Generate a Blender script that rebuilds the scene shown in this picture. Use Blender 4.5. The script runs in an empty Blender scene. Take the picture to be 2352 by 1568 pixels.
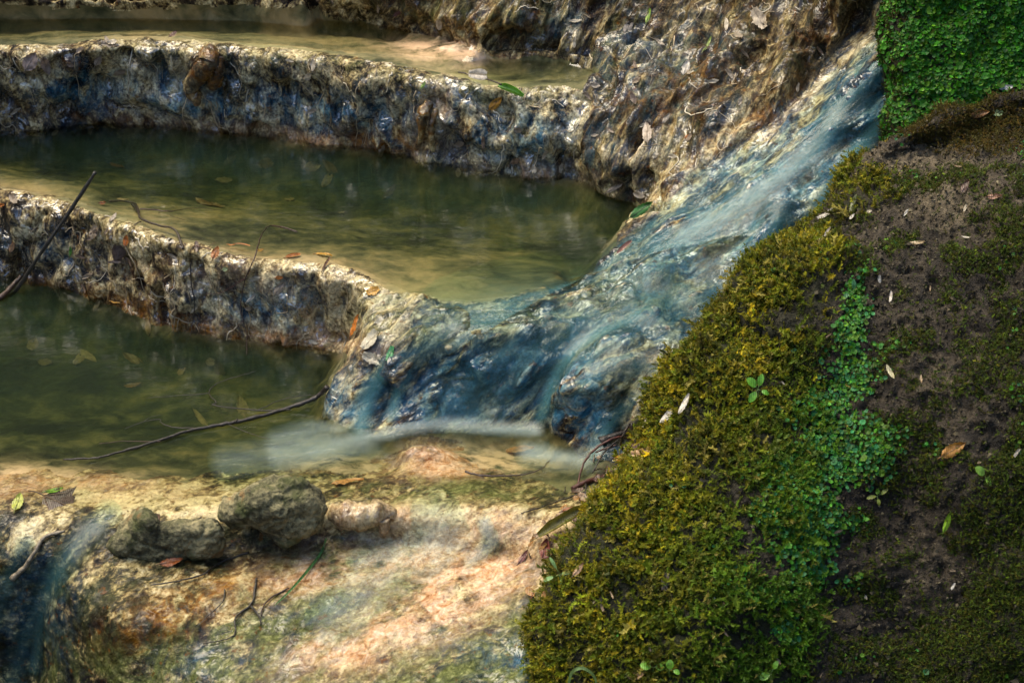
import bpy, math, random
import numpy as np
from mathutils import Vector
from mathutils.geometry import delaunay_2d_cdt

# ------------------------------------------------------------------ camera, sky, sun, exposure
SC = bpy.context.scene
COL = SC.collection
rad = math.radians
CAM_Z, PITCH, HFOV = 2.55, rad(28.0), rad(32.0)
cam_d = bpy.data.cameras.new("camera"); cam = bpy.data.objects.new("camera", cam_d); COL.objects.link(cam)
cam.location = (0, 0, CAM_Z); cam.rotation_euler = (rad(90) - PITCH, 0, 0)
cam_d.sensor_width = 36.0; cam_d.lens = 18.0 / math.tan(HFOV / 2)
cam_d.clip_start = 0.05; cam_d.clip_end = 500
cam_d.dof.use_dof = True; cam_d.dof.focus_distance = 4.85; cam_d.dof.aperture_fstop = 6.3
SC.camera = cam

SUN_ELEV, SUN_AZ = 60.0, -58.0          # azimuth measured from +Y (away from camera), negative = left
w = bpy.data.worlds.new("World"); SC.world = w; w.use_nodes = True
wn = w.node_tree.nodes; wl = w.node_tree.links
bg = wn["Background"]; sky = wn.new("ShaderNodeTexSky"); sky.sky_type = 'NISHITA'; sky.sun_disc = False
sky.sun_elevation = rad(SUN_ELEV); sky.sun_rotation = rad(SUN_AZ); sky.air_density = 1.0; sky.dust_density = 1.5; sky.ozone_density = 0.6
wl.new(sky.outputs[0], bg.inputs[0]); bg.inputs[1].default_value = 0.13
sun_d = bpy.data.lights.new("sun", 'SUN'); sun = bpy.data.objects.new("sun", sun_d); COL.objects.link(sun)
sun_d.energy = 2.5; sun_d.angle = rad(60); sun_d.color = (1.0, 0.85, 0.58)
_sd = Vector((math.sin(rad(SUN_AZ)) * math.cos(rad(SUN_ELEV)), math.cos(rad(SUN_AZ)) * math.cos(rad(SUN_ELEV)), math.sin(rad(SUN_ELEV))))
sun.rotation_euler = _sd.to_track_quat('Z', 'Y').to_euler()
SC.view_settings.view_transform = 'Standard'; SC.view_settings.look = 'None'
SC.view_settings.exposure = 1.8; SC.view_settings.gamma = 1.0; SC.view_settings.use_curve_mapping = False
SC.cycles.max_bounces = 8; SC.cycles.transparent_max_bounces = 12; SC.cycles.glossy_bounces = 3; SC.cycles.diffuse_bounces = 3
SC.cycles.use_denoising = True; SC.render.filter_size = 1.1
try: SC.cycles.denoising_prefilter = 'ACCURATE'
except Exception: pass
SC.cycles.sample_clamp_indirect = 4.0

RNG = np.random.default_rng(7); random.seed(7)

# ------------------------------------------------------------------ picture coordinates (2352 x 1568) -> world
FX = 1176.0 / math.tan(HFOV / 2)
CP, SP = math.cos(PITCH), math.sin(PITCH)
C0 = np.array([0, 0, CAM_Z])
def ray(px, py):
    a, b = (px - 1176) / FX, (784 - py) / FX
    return np.array([a, CP + b * SP, -SP + b * CP])
def PZ(px, py, z):
    d = ray(px, py); return C0 + d * ((z - CAM_Z) / d[2])
def PY(px, py, y):
    d = ray(px, py); return C0 + d * (y / d[1])
def project(P):
    Q = P - C0
    dep = Q[..., 1] * CP - Q[..., 2] * SP
    up = Q[..., 1] * SP + Q[..., 2] * CP
    return 1176 + FX * Q[..., 0] / dep, 784 - FX * up / dep, dep

# ------------------------------------------------------------------ numpy noise
_perm = np.random.default_rng(3).permutation(256).astype(np.int32)
_perm = np.concatenate([_perm, _perm, _perm])
_g = np.random.default_rng(4).normal(size=(256, 3)).astype(np.float32); _g /= np.linalg.norm(_g, axis=1)[:, None]
def perlin(P, scale=1.0, seed=0):
    p = (np.asarray(P, dtype=np.float32) * np.float32(scale) + np.float32(seed * 17.31 + 100.0))
    i = np.floor(p).astype(np.int32); f = p - i; i &= 255
    u = f * f * f * (f * (f * 6 - 15) + 10)
    out = np.zeros(len(p), np.float32)
    for dx in (0, 1):
        wx = u[:, 0] if dx else 1 - u[:, 0]
        a = _perm[i[:, 0] + dx]
        for dy in (0, 1):
            wy = u[:, 1] if dy else 1 - u[:, 1]
            b = _perm[a + i[:, 1] + dy]
            for dz in (0, 1):
                wz = u[:, 2] if dz else 1 - u[:, 2]
                g = _g[_perm[b + i[:, 2] + dz]]
                d = g[:, 0] * (f[:, 0] - dx) + g[:, 1] * (f[:, 1] - dy) + g[:, 2] * (f[:, 2] - dz)
                out += wx * wy * wz * d
    return out * 1.5
def fbm(P, scale, octs=3, seed=0):
    o = 0; a = 1.0
    for k in range(octs):
        o = o + a * perlin(P, scale * 2.03 ** k, seed + k); a *= 0.5
    return o
def blur(A, r):
    if r < 1: return A
    k = np.exp(-0.5 * (np.arange(-2 * r, 2 * r + 1) / r) ** 2); k /= k.sum()
    for ax in (0, 1):
        pad = [(0, 0), (0, 0)]; pad[ax] = (2 * r, 2 * r)
        B = np.pad(A, pad, mode='edge'); o = np.zeros_like(A)
        for q, kk in enumerate(k):
            o += kk * (B[q:q + A.shape[0], :] if ax == 0 else B[:, q:q + A.shape[1]])
        A = o
    return A
def inpoly(px, py, poly):
    m = np.zeros(px.shape, bool); n = len(poly)
    for i in range(n):
        x0, y0 = poly[i]; x1, y1 = poly[(i + 1) % n]
        c = ((y0 > py) != (y1 > py))
        with np.errstate(divide='ignore', invalid='ignore'):
            xi = (x1 - x0) * (py - y0) / (y1 - y0 + 1e-12) + x0
        m ^= c & (px < xi)
    return m
def sstep(a, b, x):
    t = np.clip((x - a) / (b - a), 0, 1); return t * t * (3 - 2 * t)

# ------------------------------------------------------------------ materials
def new_mat(name):
    m = bpy.data.materials.new(name); m.use_nodes = True
    nt = m.node_tree
    for n in list(nt.nodes):
        if n.type != 'OUTPUT_MATERIAL': nt.nodes.remove(n)
    return m, nt, nt.nodes["Material Output"]
class NT:
    def __init__(s, nt): s.nt = nt
    def n(s, typ, **kw):
        nd = s.nt.nodes.new(typ)
        for k, v in kw.items():
            if k == 'ins':
                for kk, vv in v.items(): s.set(nd.inputs[kk], vv)
            else: setattr(nd, k, v)
        return nd
    def set(s, sock, v):
        if hasattr(v, 'is_output') or isinstance(v, bpy.types.NodeSocket): s.nt.links.new(v, sock)
        else:
            if isinstance(v, (tuple, list)) and sock.type == 'RGBA' and len(v) == 3: v = tuple(v) + (1,)
            sock.default_value = v
    def noise(s, vec, scale, detail=4, rough=0.55, dist=0.0, col=False):
        nd = s.n("ShaderNodeTexNoise", ins={'Vector': vec, 'Scale': scale, 'Detail': detail, 'Roughness': rough, 'Distortion': dist})
        return nd.outputs['Color' if col else 'Fac']
    def vor(s, vec, scale, feat='F1', rnd=1.0):
        nd = s.n("ShaderNodeTexVoronoi", feature=feat, ins={'Vector': vec, 'Scale': scale, 'Randomness': rnd}); return nd.outputs['Distance']
    def math(s, op, a, b=0.0, c=None, clamp=False):
        nd = s.n("ShaderNodeMath", operation=op, use_clamp=clamp); s.set(nd.inputs[0], a); s.set(nd.inputs[1], b)
        if c is not None: s.set(nd.inputs[2], c)
        return nd.outputs[0]
    def ramp(s, fac, stops, interp='LINEAR'):
        nd = s.n("ShaderNodeValToRGB"); cr = nd.color_ramp; cr.interpolation = interp
        while len(cr.elements) < len(stops): cr.elements.new(0.5)
        for e, (p, c) in zip(cr.elements, stops):
            e.position = p; e.color = tuple(c) + (1,) if len(c) == 3 else c
        s.set(nd.inputs[0], fac); return nd.outputs[0]
    def mr(s, v, a, b, c=0.0, d=1.0):
        nd = s.n("ShaderNodeMapRange", ins={0: v, 1: a, 2: b, 3: c, 4: d}); nd.clamp = True; return nd.outputs[0]
    def mix(s, fac, a, b, typ='MIX'):
        nd = s.n("ShaderNodeMix", data_type='RGBA', blend_type=typ, clamp_factor=True)
        s.set(nd.inputs[0], fac); s.set(nd.inputs[6], a); s.set(nd.inputs[7], b); return nd.outputs[2]
    def attr(s, name):
        return s.n("ShaderNodeAttribute", attribute_name=name)
    def bump(s, h, strength, dist, nrm=None):
        nd = s.n("ShaderNodeBump", ins={'Height': h, 'Strength': strength, 'Distance': dist})
        if nrm is not None: s.set(nd.inputs['Normal'], nrm)
        return nd.outputs[0]

def mat_rock():
    m, nt, out = new_mat("wet_travertine"); T = NT(nt)
    F = T.attr("fco").outputs['Vector']; P = T.n("ShaderNodeTexCoord").outputs['Object']
    A = lambda n: T.attr(n).outputs['Fac']
    n_big = T.noise(F, 7, 5, 0.6, 0.6); n_mid = T.noise(F, 24, 6, 0.66, 0.7); n_fine = T.noise(F, 75, 5, 0.68, 0.4)
    n_p = T.noise(P, 14, 4, 0.6)
    v = T.math('ADD', T.math('MULTIPLY', n_big, 0.60), T.math('MULTIPLY', n_mid, 0.70))
    v = T.math('ADD', v, T.math('MULTIPLY', n_fine, 0.50))
    v = T.math('MULTIPLY_ADD', v, 2.6, -2.34)
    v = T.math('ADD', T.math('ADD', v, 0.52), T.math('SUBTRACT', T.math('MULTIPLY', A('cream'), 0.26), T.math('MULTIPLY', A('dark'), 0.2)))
    col = T.ramp(v, [(0.26, (0.004, 0.003, 0.003)), (0.40, (0.016, 0.012, 0.009)), (0.50, (0.050, 0.036, 0.023)),
                     (0.60, (0.15, 0.112, 0.056)), (0.74, (0.34, 0.275, 0.15)), (0.92, (0.56, 0.48, 0.30))])
    po = T.mr(T.vor(T.mix(0.06, P, T.noise(P, 25, 3, 0.6, 0.0, True)), 75), 0.10, 0.24)
    col = T.mix(1.0, col, T.ramp(po, [(0.0, (0.35, 0.30, 0.26)), (1.0, (1, 1, 1))]), 'MULTIPLY')
    vn = T.math('ABSOLUTE', T.math('SUBTRACT', T.noise(P, 30, 3, 0.5, 2.2), 0.5))
    vn = T.math('MULTIPLY', T.mr(vn, 0.004, 0.022, 1.0, 0.0), T.mr(T.noise(P, 12, 2, 0.5), 0.48, 0.56))
    col = T.mix(T.math('MULTIPLY', vn, T.math('MULTIPLY', A('veins'), 0.8)), col, (0.40, 0.32, 0.20))
    # blue sky glints painted into the base colour
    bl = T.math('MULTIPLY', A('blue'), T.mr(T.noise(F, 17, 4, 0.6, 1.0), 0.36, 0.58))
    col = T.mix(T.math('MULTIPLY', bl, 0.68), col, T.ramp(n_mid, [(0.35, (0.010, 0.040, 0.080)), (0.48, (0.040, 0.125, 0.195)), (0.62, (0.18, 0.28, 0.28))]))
    # algae
    gr = T.math('MULTIPLY', A('green'), T.mr(T.noise(F, 11, 5, 0.65, 1.2), 0.38, 0.62))
    col = T.mix(T.math('MULTIPLY', gr, 0.8), col, T.ramp(n_fine, [(0.3, (0.02, 0.026, 0.008)), (0.5, (0.085, 0.098, 0.034)), (0.7, (0.27, 0.28, 0.13))]))
    # ochre iron stain
    oc = T.math('MULTIPLY', A('ochre'), T.mr(T.noise(P, 20, 6, 0.7, 0.8), 0.40, 0.60))
    col = T.mix(T.math('MULTIPLY', oc, 0.85), col, T.ramp(n_mid, [(0.3, (0.03, 0.010, 0.003)), (0.55, (0.17, 0.07, 0.012)), (0.75, (0.36, 0.19, 0.04))]))
    # pink bare lime
    pk = T.math('MULTIPLY', A('pink'), T.mr(T.noise(F, 9, 6, 0.7, 0.6), 0.36, 0.58))
    col = T.mix(T.math('MULTIPLY', pk, 0.9), col, T.ramp(T.noise(F, 40, 6, 0.7, 1.0), [(0.32, (0.24, 0.10, 0.045)), (0.45, (0.46, 0.29, 0.17)), (0.62, (0.64, 0.49, 0.37))]))
    # rusty flecks
    fl = T.mr(T.noise(P, 45, 3, 0.6), 0.63, 0.70)
    col = T.mix(T.math('MULTIPLY', fl, 0.6), col, (0.12, 0.045, 0.012))
    dn = T.mr(T.noise(P, 110, 3, 0.65), 0.32, 0.68, 0.35, 1.45)
    sm_ = A('smooth'); dn = T.math('ADD', T.math('MULTIPLY', dn, T.math('SUBTRACT', 1.0, sm_)), sm_)
    col = T.mix(1.0, col, T.n("ShaderNodeCombineColor", ins={0: dn, 1: dn, 2: dn}).outputs[0], 'MULTIPLY')
    col = T.n("ShaderNodeHueSaturation", ins={'Saturation': 1.12, 'Value': 1.0, 'Color': col}).outputs[0]
    rg = T.math('SUBTRACT', T.mr(n_p, 0.35, 0.65, 0.20, 0.55), T.math('MULTIPLY', A('blue'), 0.12))
    rg = T.math('MAXIMUM', rg, 0.12)
    h1 = T.math('ADD', T.math('MULTIPLY', n_mid, 1.0), T.math('MULTIPLY', n_fine, 0.55))
    h1 = T.math('ADD', h1, T.math('MULTIPLY', T.noise(P, 160, 4, 0.6), 0.22)); h1 = T.math('ADD', h1, T.math('MULTIPLY', po, 0.16))
    h1 = T.math('MULTIPLY', h1, T.math('SUBTRACT', 1.0, T.math('MULTIPLY', sm_, 0.7)))
    b = T.bump(h1, 0.8, 0.013)
    bs = T.n("ShaderNodeBsdfPrincipled", ins={'Base Color': col, 'Roughness': rg, 'Normal': b, 'Specular IOR Level': 0.12})
    T.set(bs.inputs['Coat Weight'], T.math('MULTIPLY', A('wet'), T.mr(T.noise(P, 11, 3, 0.6), 0.47, 0.58, 0.0, 1.0))); bs.inputs['Coat Roughness'].default_value = 0.13; bs.inputs['Coat IOR'].default_value = 1.9
    T.set(bs.inputs['Coat Normal'], T.bump(T.noise(P, 20, 3, 0.5, 0.6), 1.0, 0.03))
    T.nt.links.new(bs.outputs[0], out.inputs[0]); return m

def mat_bed():
    m, nt, out = new_mat("pool_silt"); T = NT(nt); P = T.n("ShaderNodeTexCoord").outputs['Object']
    mp = T.n("ShaderNodeMapping", ins={'Vector': P, 'Scale': (1.0, 1.4, 1.0), 'Rotation': (0, 0, 0.35)}).outputs[0]
    n1 = T.noise(mp, 3.2, 4, 0.6, 0.5); n2 = T.noise(mp, 13, 5, 0.65, 0.4); n3 = T.noise(P, 90, 3, 0.6)
    v = T.math('ADD', T.math('MULTIPLY', n1, 0.55), T.math('MULTIPLY', n2, 0.45))
    A = lambda n: T.attr(n).outputs['Fac']
    v = T.math('ADD', v, T.math('SUBTRACT', T.math('MULTIPLY', A('cream'), 0.12), T.math('MULTIPLY', A('dark'), 0.09)))
    col = T.ramp(v, [(0.38, (0.008, 0.009, 0.004)), (0.47, (0.038, 0.042, 0.018)), (0.55, (0.11, 0.10, 0.045)), (0.67, (0.26, 0.20, 0.095))])
    col = T.mix(T.math('MULTIPLY', A('pink'), T.mr(n2, 0.35, 0.6)), col, (0.62, 0.44, 0.30))
    col = T.mix(T.math('MULTIPLY', A('green'), T.mr(n1, 0.35, 0.6)), col, (0.20, 0.20, 0.09))
    bs = T.n("ShaderNodeBsdfPrincipled", ins={'Base Color': col, 'Roughness': 0.8, 'Specular IOR Level': 0.2, 'Normal': T.bump(T.math('ADD', n2, T.math('MULTIPLY', n3, .3)), 0.5, 0.012)})
    nt.links.new(bs.outputs[0], out.inputs[0]); return m

def mat_water():
    """clear pool water: depth (attribute) drives absorption and suspended lime; fresnel mirror on top"""
    m, nt, out = new_mat("pool_water"); T = NT(nt)
    P = T.n("ShaderNodeTexCoord").outputs['Object']
    d = T.attr("depth").outputs['Fac']
    mp = T.n("ShaderNodeMapping", ins={'Vector': P, 'Scale': (3.0, 9.0, 1.0)}).outputs[0]
    rip = T.math('ADD', T.noise(mp, 3.2, 3, 0.5, 0.4), T.math('MULTIPLY', T.noise(mp, 11, 2, 0.5), 0.25))
    b = T.bump(rip, 0.07, 0.02)
    ex = lambda k: T.math('EXPONENT', T.math('MULTIPLY', d, -k))
    tc = T.n("ShaderNodeCombineColor", ins={0: ex(5.5), 1: ex(4.6), 2: ex(8.5)}).outputs[0]
    tr = T.n("ShaderNodeBsdfTransparent", ins={'Color': tc}).outputs[0]
    di = T.n("ShaderNodeBsdfDiffuse", ins={'Color': (0.026, 0.052, 0.030)}).outputs[0]
    tu = T.math('SUBTRACT', 1.0, ex(1.7)); tu = T.math('MULTIPLY', tu, T.mr(T.noise(mp, 1.6, 3, 0.5, 0.5), 0.3, 0.7, 0.8, 1.1), clamp=True)
    mx = T.n("ShaderNodeMixShader", ins={0: tu}); nt.links.new(tr, mx.inputs[1]); nt.links.new(di, mx.inputs[2])
    gl = T.n("ShaderNodeBsdfGlossy", ins={'Roughness': 0.06, 'Normal': b, 'Color': (0.95, 0.97, 1.0)}).outputs[0]
    fr = T.n("ShaderNodeFresnel", ins={'IOR': 1.45, 'Normal': b}).outputs[0]
    m2 = T.n("ShaderNodeMixShader", ins={0: T.math('MULTIPLY', fr, 1.0, clamp=True)}); nt.links.new(mx.outputs[0], m2.inputs[1]); nt.links.new(gl, m2.inputs[2])
    nt.links.new(m2.outputs[0], out.inputs[0]); return m

def mat_veil(name, tint, gain=1.0):
    """silky running water: aerated strands over a clear film"""
    m, nt, out = new_mat(name); T = NT(nt)
    F = T.attr("fco").outputs['Vector']; a = T.attr("veil").outputs['Fac']
    st = T.noise(F, 9, 2, 0.45, 0.3); st2 = T.noise(F, 26, 2, 0.45, 0.2)
    s = T.math('ADD', T.math('MULTIPLY', st, 0.7), T.math('MULTIPLY', st2, 0.35))
    s = T.mr(s, 0.36, 0.68, 0.42, 1.0)
    al = T.math('MULTIPLY', T.math('MULTIPLY', a, s), gain, clamp=True)
    tr = T.n("ShaderNodeBsdfTransparent", ins={'Color': (0.90, 0.97, 0.97, 1)}).outputs[0]
    df = T.n("ShaderNodeBsdfPrincipled", ins={'Base Color': tint, 'Roughness': 0.45, 'Specular IOR Level': 0.3}).outputs[0]
    mx = T.n("ShaderNodeMixShader", ins={0: al}); nt.links.new(tr, mx.inputs[1]); nt.links.new(df, mx.inputs[2])
    gl = T.n("ShaderNodeBsdfGlossy", ins={'Roughness': 0.16, 'Normal': T.bump(T.noise(F, 40, 3, 0.6), 0.6, 0.01)}).outputs[0]
    fr = T.n("ShaderNodeFresnel", ins={'IOR': 1.33}).outputs[0]
    m2 = T.n("ShaderNodeMixShader", ins={0: T.math('MULTIPLY', T.math('MULTIPLY', fr, 0.6), T.mr(a, 0.0, 0.25))}); nt.links.new(mx.outputs[0], m2.inputs[1]); nt.links.new(gl, m2.inputs[2])
    nt.links.new(m2.outputs[0], out.inputs[0]); return m

def mat_soil():
    m, nt, out = new_mat("crusted_soil"); T = NT(nt); P = T.n("ShaderNodeTexCoord").outputs['Object']
    n1 = T.noise(P, 6, 5, 0.6); n2 = T.noise(P, 38, 6, 0.7, 0.6); n3 = T.noise(P, 120, 4, 0.7)
    v = T.math('ADD', T.math('MULTIPLY', n1, 0.5), T.math('MULTIPLY', n2, 0.5)); v = T.math('ADD', v, T.math('MULTIPLY', T.attr('pale').outputs['Fac'], 0.14))
    col = T.ramp(v, [(0.36, (0.006, 0.005, 0.003)), (0.46, (0.020, 0.015, 0.010)), (0.56, (0.056, 0.043, 0.028)), (0.70, (0.17, 0.135, 0.085))])
    col = T.mix(T.math('MULTIPLY', T.attr('mossy').outputs['Fac'], T.mr(n2, 0.35, 0.55)), col, (0.018, 0.022, 0.004))
    h = T.math('ADD', n2, T.math('MULTIPLY', n3, 0.5))
    bs = T.n("ShaderNodeBsdfPrincipled", ins={'Base Color': col, 'Roughness': 0.7, 'Specular IOR Level': 0.4, 'Normal': T.bump(h, 1.0, 0.03)})
    nt.links.new(bs.outputs[0], out.inputs[0]); return m

def mat_vcol(name, rough=0.6, trans=0.25, spec=0.3):
    m, nt, out = new_mat(name); T = NT(nt)
    c = T.attr("tone").outputs['Color']
    bs = T.n("ShaderNodeBsdfPrincipled", ins={'Base Color': c, 'Roughness': rough, 'Specular IOR Level': spec}).outputs[0]
    if trans > 0:
        tl = T.n("ShaderNodeBsdfTranslucent", ins={'Color': c}).outputs[0]
        mx = T.n("ShaderNodeMixShader", ins={0: trans}); nt.links.new(bs, mx.inputs[1]); nt.links.new(tl, mx.inputs[2]); bs = mx.outputs[0]
    nt.links.new(bs, out.inputs[0]); return m

_lm = {}
def mat_leaf(col, spots=0.4, gloss=0.35, trans=0.2):
    k = (tuple(round(c, 3) for c in col), spots, gloss)
    if k in _lm: return _lm[k]
    m, nt, out = new_mat("leaf_tissue"); T = NT(nt); P = T.n("ShaderNodeTexCoord").outputs['Object']
    n = T.noise(P, 60, 5, 0.65); n2 = T.noise(P, 190, 3, 0.6)
    col = tuple(c * 0.68 for c in col)
    dk = tuple(c * 0.35 for c in col); lt = tuple(min(1, c * 1.35 + 0.02) for c in col)
    c = T.ramp(n, [(0.3, dk), (0.5, col), (0.72, lt)])
    c = T.mix(T.math('MULTIPLY', T.mr(n2, 0.6, 0.68), spots), c, (0.03, 0.015, 0.008))
    wv = T.n("ShaderNodeTexWave", wave_type='BANDS', bands_direction='X', ins={'Vector': P, 'Scale': 70.0, 'Distortion': 1.0}).outputs['Fac']
    bs = T.n("ShaderNodeBsdfPrincipled", ins={'Base Color': c, 'Roughness': gloss, 'Specular IOR Level': 0.5, 'Normal': T.bump(T.math('ADD', wv, n2), 0.35, 0.002)}).outputs[0]
    tl = T.n("ShaderNodeBsdfTranslucent", ins={'Color': c}).outputs[0]
    mx = T.n("ShaderNodeMixShader", ins={0: trans}); nt.links.new(bs, mx.inputs[1]); nt.links.new(tl, mx.inputs[2])
    nt.links.new(mx.outputs[0], out.inputs[0]); _lm[k] = m; return m
_bm = {}
def mat_bark(col, rough=0.35):
    k = tuple(round(c, 3) for c in col)
    if k in _bm: return _bm[k]
    m, nt, out = new_mat("twig_bark"); T = NT(nt); P = T.n("ShaderNodeTexCoord").outputs['Object']
    n = T.noise(P, 90, 5, 0.65); n2 = T.noise(P, 400, 2, 0.6)
    col = tuple(x * .55 for x in col)
    c = T.ramp(n, [(0.3, tuple(x * 0.4 for x in col)), (0.52, col), (0.72, tuple(min(1, x * 1.7 + 0.01) for x in col))])
    bs = T.n("ShaderNodeBsdfPrincipled", ins={'Base Color': c, 'Roughness': rough, 'Normal': T.bump(T.math('ADD', n, n2), 0.6, 0.003)})
    nt.links.new(bs.outputs[0], out.inputs[0]); _bm[k] = m; return m
def mat_stone():
    m, nt, out = new_mat("lichened_stone"); T = NT(nt); P = T.n("ShaderNodeTexCoord").outputs['Object']
    n1 = T.noise(P, 9, 5, 0.6, 0.4); n2 = T.noise(P, 60, 6, 0.75, 0.3); vo = T.vor(P, 240)
    c = T.ramp(T.math('ADD', T.math('MULTIPLY', n1, 0.45), T.math('MULTIPLY', n2, 0.55)), [(0.37, (0.015, 0.014, 0.008)), (0.45, (0.09, 0.085, 0.042)), (0.52, (0.24, 0.22, 0.115)), (0.62, (0.50, 0.42, 0.22))])
    c = T.mix(T.math('MULTIPLY', T.mr(T.noise(P, 13, 4, 0.6), 0.50, 0.62), 0.8), c, (0.085, 0.10, 0.025))
    c = T.mix(T.math('MULTIPLY', T.mr(T.noise(P, 11, 3, 0.6, 0.7), 0.60, 0.68), 0.7), c, (0.33, 0.17, 0.05))
    h = T.math('ADD', T.math('MULTIPLY', n2, 1.3), T.math('MULTIPLY', T.noise(P, 170, 4, 0.7), 0.7))
    bs = T.n("ShaderNodeBsdfPrincipled", ins={'Base Color': c, 'Roughness': 0.62, 'Specular IOR Level': 0.4, 'Normal': T.bump(h, 1.0, 0.012)})
    nt.links.new(bs.outputs[0], out.inputs[0]); return m
def mat_hill():
    m, nt, out = new_mat("forest_floor"); T = NT(nt); P = T.n("ShaderNodeTexCoord").outputs['Object']
    c = T.ramp(T.math('ADD', T.math('MULTIPLY', T.noise(P, 0.9, 6, 0.7), 0.6), T.math('MULTIPLY', T.noise(P, 6, 5, 0.7), 0.4)),
               [(0.35, (0.012, 0.012, 0.007)), (0.5, (0.045, 0.045, 0.018)), (0.65, (0.12, 0.095, 0.05))])
    bs = T.n("ShaderNodeBsdfPrincipled", ins={'Base Color': c, 'Roughness': 0.9, 'Normal': T.bump(T.noise(P, 5, 6, 0.7), 1.0, 0.3)})
    nt.links.new(bs.outputs[0], out.inputs[0]); return m

M_BED = mat_bed()
M_ROCK, M_WATER, M_SOIL, M_STONE, M_HILL = mat_rock(), mat_water(), mat_soil(), mat_stone(), mat_hill()
M_MOSS = mat_vcol("moss_leaflets", 0.6, 0.35); M_LIV = mat_vcol("liverwort_lobes", 0.5, 0.35, 0.3)
M_FIB = mat_vcol("lime_crusted_roots", 0.5, 0.0, 0.5)

# ------------------------------------------------------------------ object helpers
def tag(o, label=None, cat=None, group=None, kind=None):
    if label: o["label"] = label
    if cat: o["category"] = cat
    if group: o["group"] = group
    if kind: o["kind"] = kind
    return o
def mesh_np(name, V, F, mat, parent=None, smooth=True, fattr=None, vattr=None, cattr=None, origin=None):
    V = np.asarray(V, np.float32)
    if origin is not None: V = V - np.asarray(origin, np.float32)
    me = bpy.data.meshes.new(name); F = np.asarray(F, np.int32); k = F.shape[1]
    me.vertices.add(len(V)); me.vertices.foreach_set("co", V.ravel())
    me.loops.add(F.size); me.loops.foreach_set("vertex_index", F.ravel())
    me.polygons.add(len(F)); me.polygons.foreach_set("loop_start", np.arange(0, F.size, k, dtype=np.int32))
    me.polygons.foreach_set("use_smooth", np.full(len(F), smooth))
    for n_, a in (fattr or {}).items(): me.attributes.new(n_, 'FLOAT', 'POINT').data.foreach_set("value", np.asarray(a, np.float32))
    for n_, a in (vattr or {}).items(): me.attributes.new(n_, 'FLOAT_VECTOR', 'POINT').data.foreach_set("vector", np.asarray(a, np.float32).ravel())
    for n_, a in (cattr or {}).items():
        c4 = np.ones((len(V), 4), np.float32); c4[:, :3] = a
        me.attributes.new(n_, 'FLOAT_COLOR', 'POINT').data.foreach_set("color", c4.ravel())
    me.update(calc_edges=True); me.validate()
    if mat: me.materials.append(mat)
    o = bpy.data.objects.new(name, me); COL.objects.link(o)
    if origin is not None and parent is None: o.location = tuple(float(x) for x in origin)
    if parent: o.parent = parent
    return o

# ------------------------------------------------------------------ rock bed: measured lines -> tilted height sheet
Z1, Z2, Z3, Z3B = 0.15, 0.40, 0.69, 0.668
LINES = []
def L(*pts): LINES.append([PZ(*p) for p in pts])
def LF(dx, dy, dz, *pts): LINES.append([PZ(*p) + np.array([dx, dy, dz]) for p in pts])   # line set off from measured points
# far dam C and pool 3
L((-300,-52,.82),(0,-52,.82),(300,-52,.82),(600,-55,.84),(800,-80,.92),(1200,-90,.94),(1500,-90,.97),(1900,-100,1.1),(2300,-120,1.25),(2700,-120,1.3))
L((-300,-22,.80),(0,-20,.80),(300,-18,.80),(560,-22,.80),(700,-25,.82))
L((-300,12,.68),(0,14,.68),(300,18,.68),(420,13,.68),(560,9,.68),(690,14,.68),(735,34,.68),(800,46,.68),(900,63,.68),(980,76,.68),(1040,92,.68),(1075,110,.67),(1090,130,.655),(1200,130,.655),(1280,136,.655),(1350,150,.66),(1372,168,.665))
LF(0,-.03,-.05,(-300,12,.68),(0,14,.68),(300,18,.68),(420,13,.68),(560,9,.68),(690,14,.68),(735,34,.68),(800,46,.68),(900,63,.68))
L((-300,72,.64),(0,72,.64),(300,66,.645),(600,78,.645),(800,92,.66),(900,104,.675))
L((1150,160,.635),(1240,164,.635),(1300,170,.64))
L((900,100,.675),(980,108,.69),(1060,112,.695),(1080,135,.675),(1050,150,.66))
# dam B
L((-300,88,.675),(0,90,.675),(130,92,.68),(250,82,.68),(340,78,.685),(480,88,.68),(640,98,.68),(780,112,.675),(860,125,.67),(940,142,.67),(1010,158,.655),(1100,178,.645),(1200,184,.645),(1300,180,.648),(1350,176,.655))
L((-300,98,.70),(0,98,.70),(130,101,.7),(250,91,.705),(340,87,.71),(480,98,.702),(640,108,.70),(780,124,.698),(900,146,.69),(1000,170,.678),(1100,192,.665),(1200,198,.66),(1300,195,.665),(1380,190,.675))
L((-300,125,.685),(0,122,.685),(180,124,.685),(250,116,.69),(480,124,.685),(640,132,.685),(780,150,.68),(900,174,.675),(1000,196,.662),(1100,220,.645),(1200,228,.64),(1300,222,.645))
L((-300,205,.56),(0,205,.56),(110,205,.555),(180,190,.56),(250,188,.56),(480,205,.555),(640,215,.555),(800,235,.555),(950,268,.55),(1100,305,.54),(1200,315,.535),(1330,320,.535))
L((-300,312,.39),(0,308,.39),(90,305,.39),(160,292,.39),(200,284,.39),(250,285,.39),(420,296,.39),(640,320,.39),(870,346,.39),(1020,380,.39),(1150,405,.39),(1330,415,.39),(1380,440,.39),(1470,470,.39),(1450,510,.39),(1392,560,.39),(1368,605,.39),(1342,634,.385))
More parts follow.
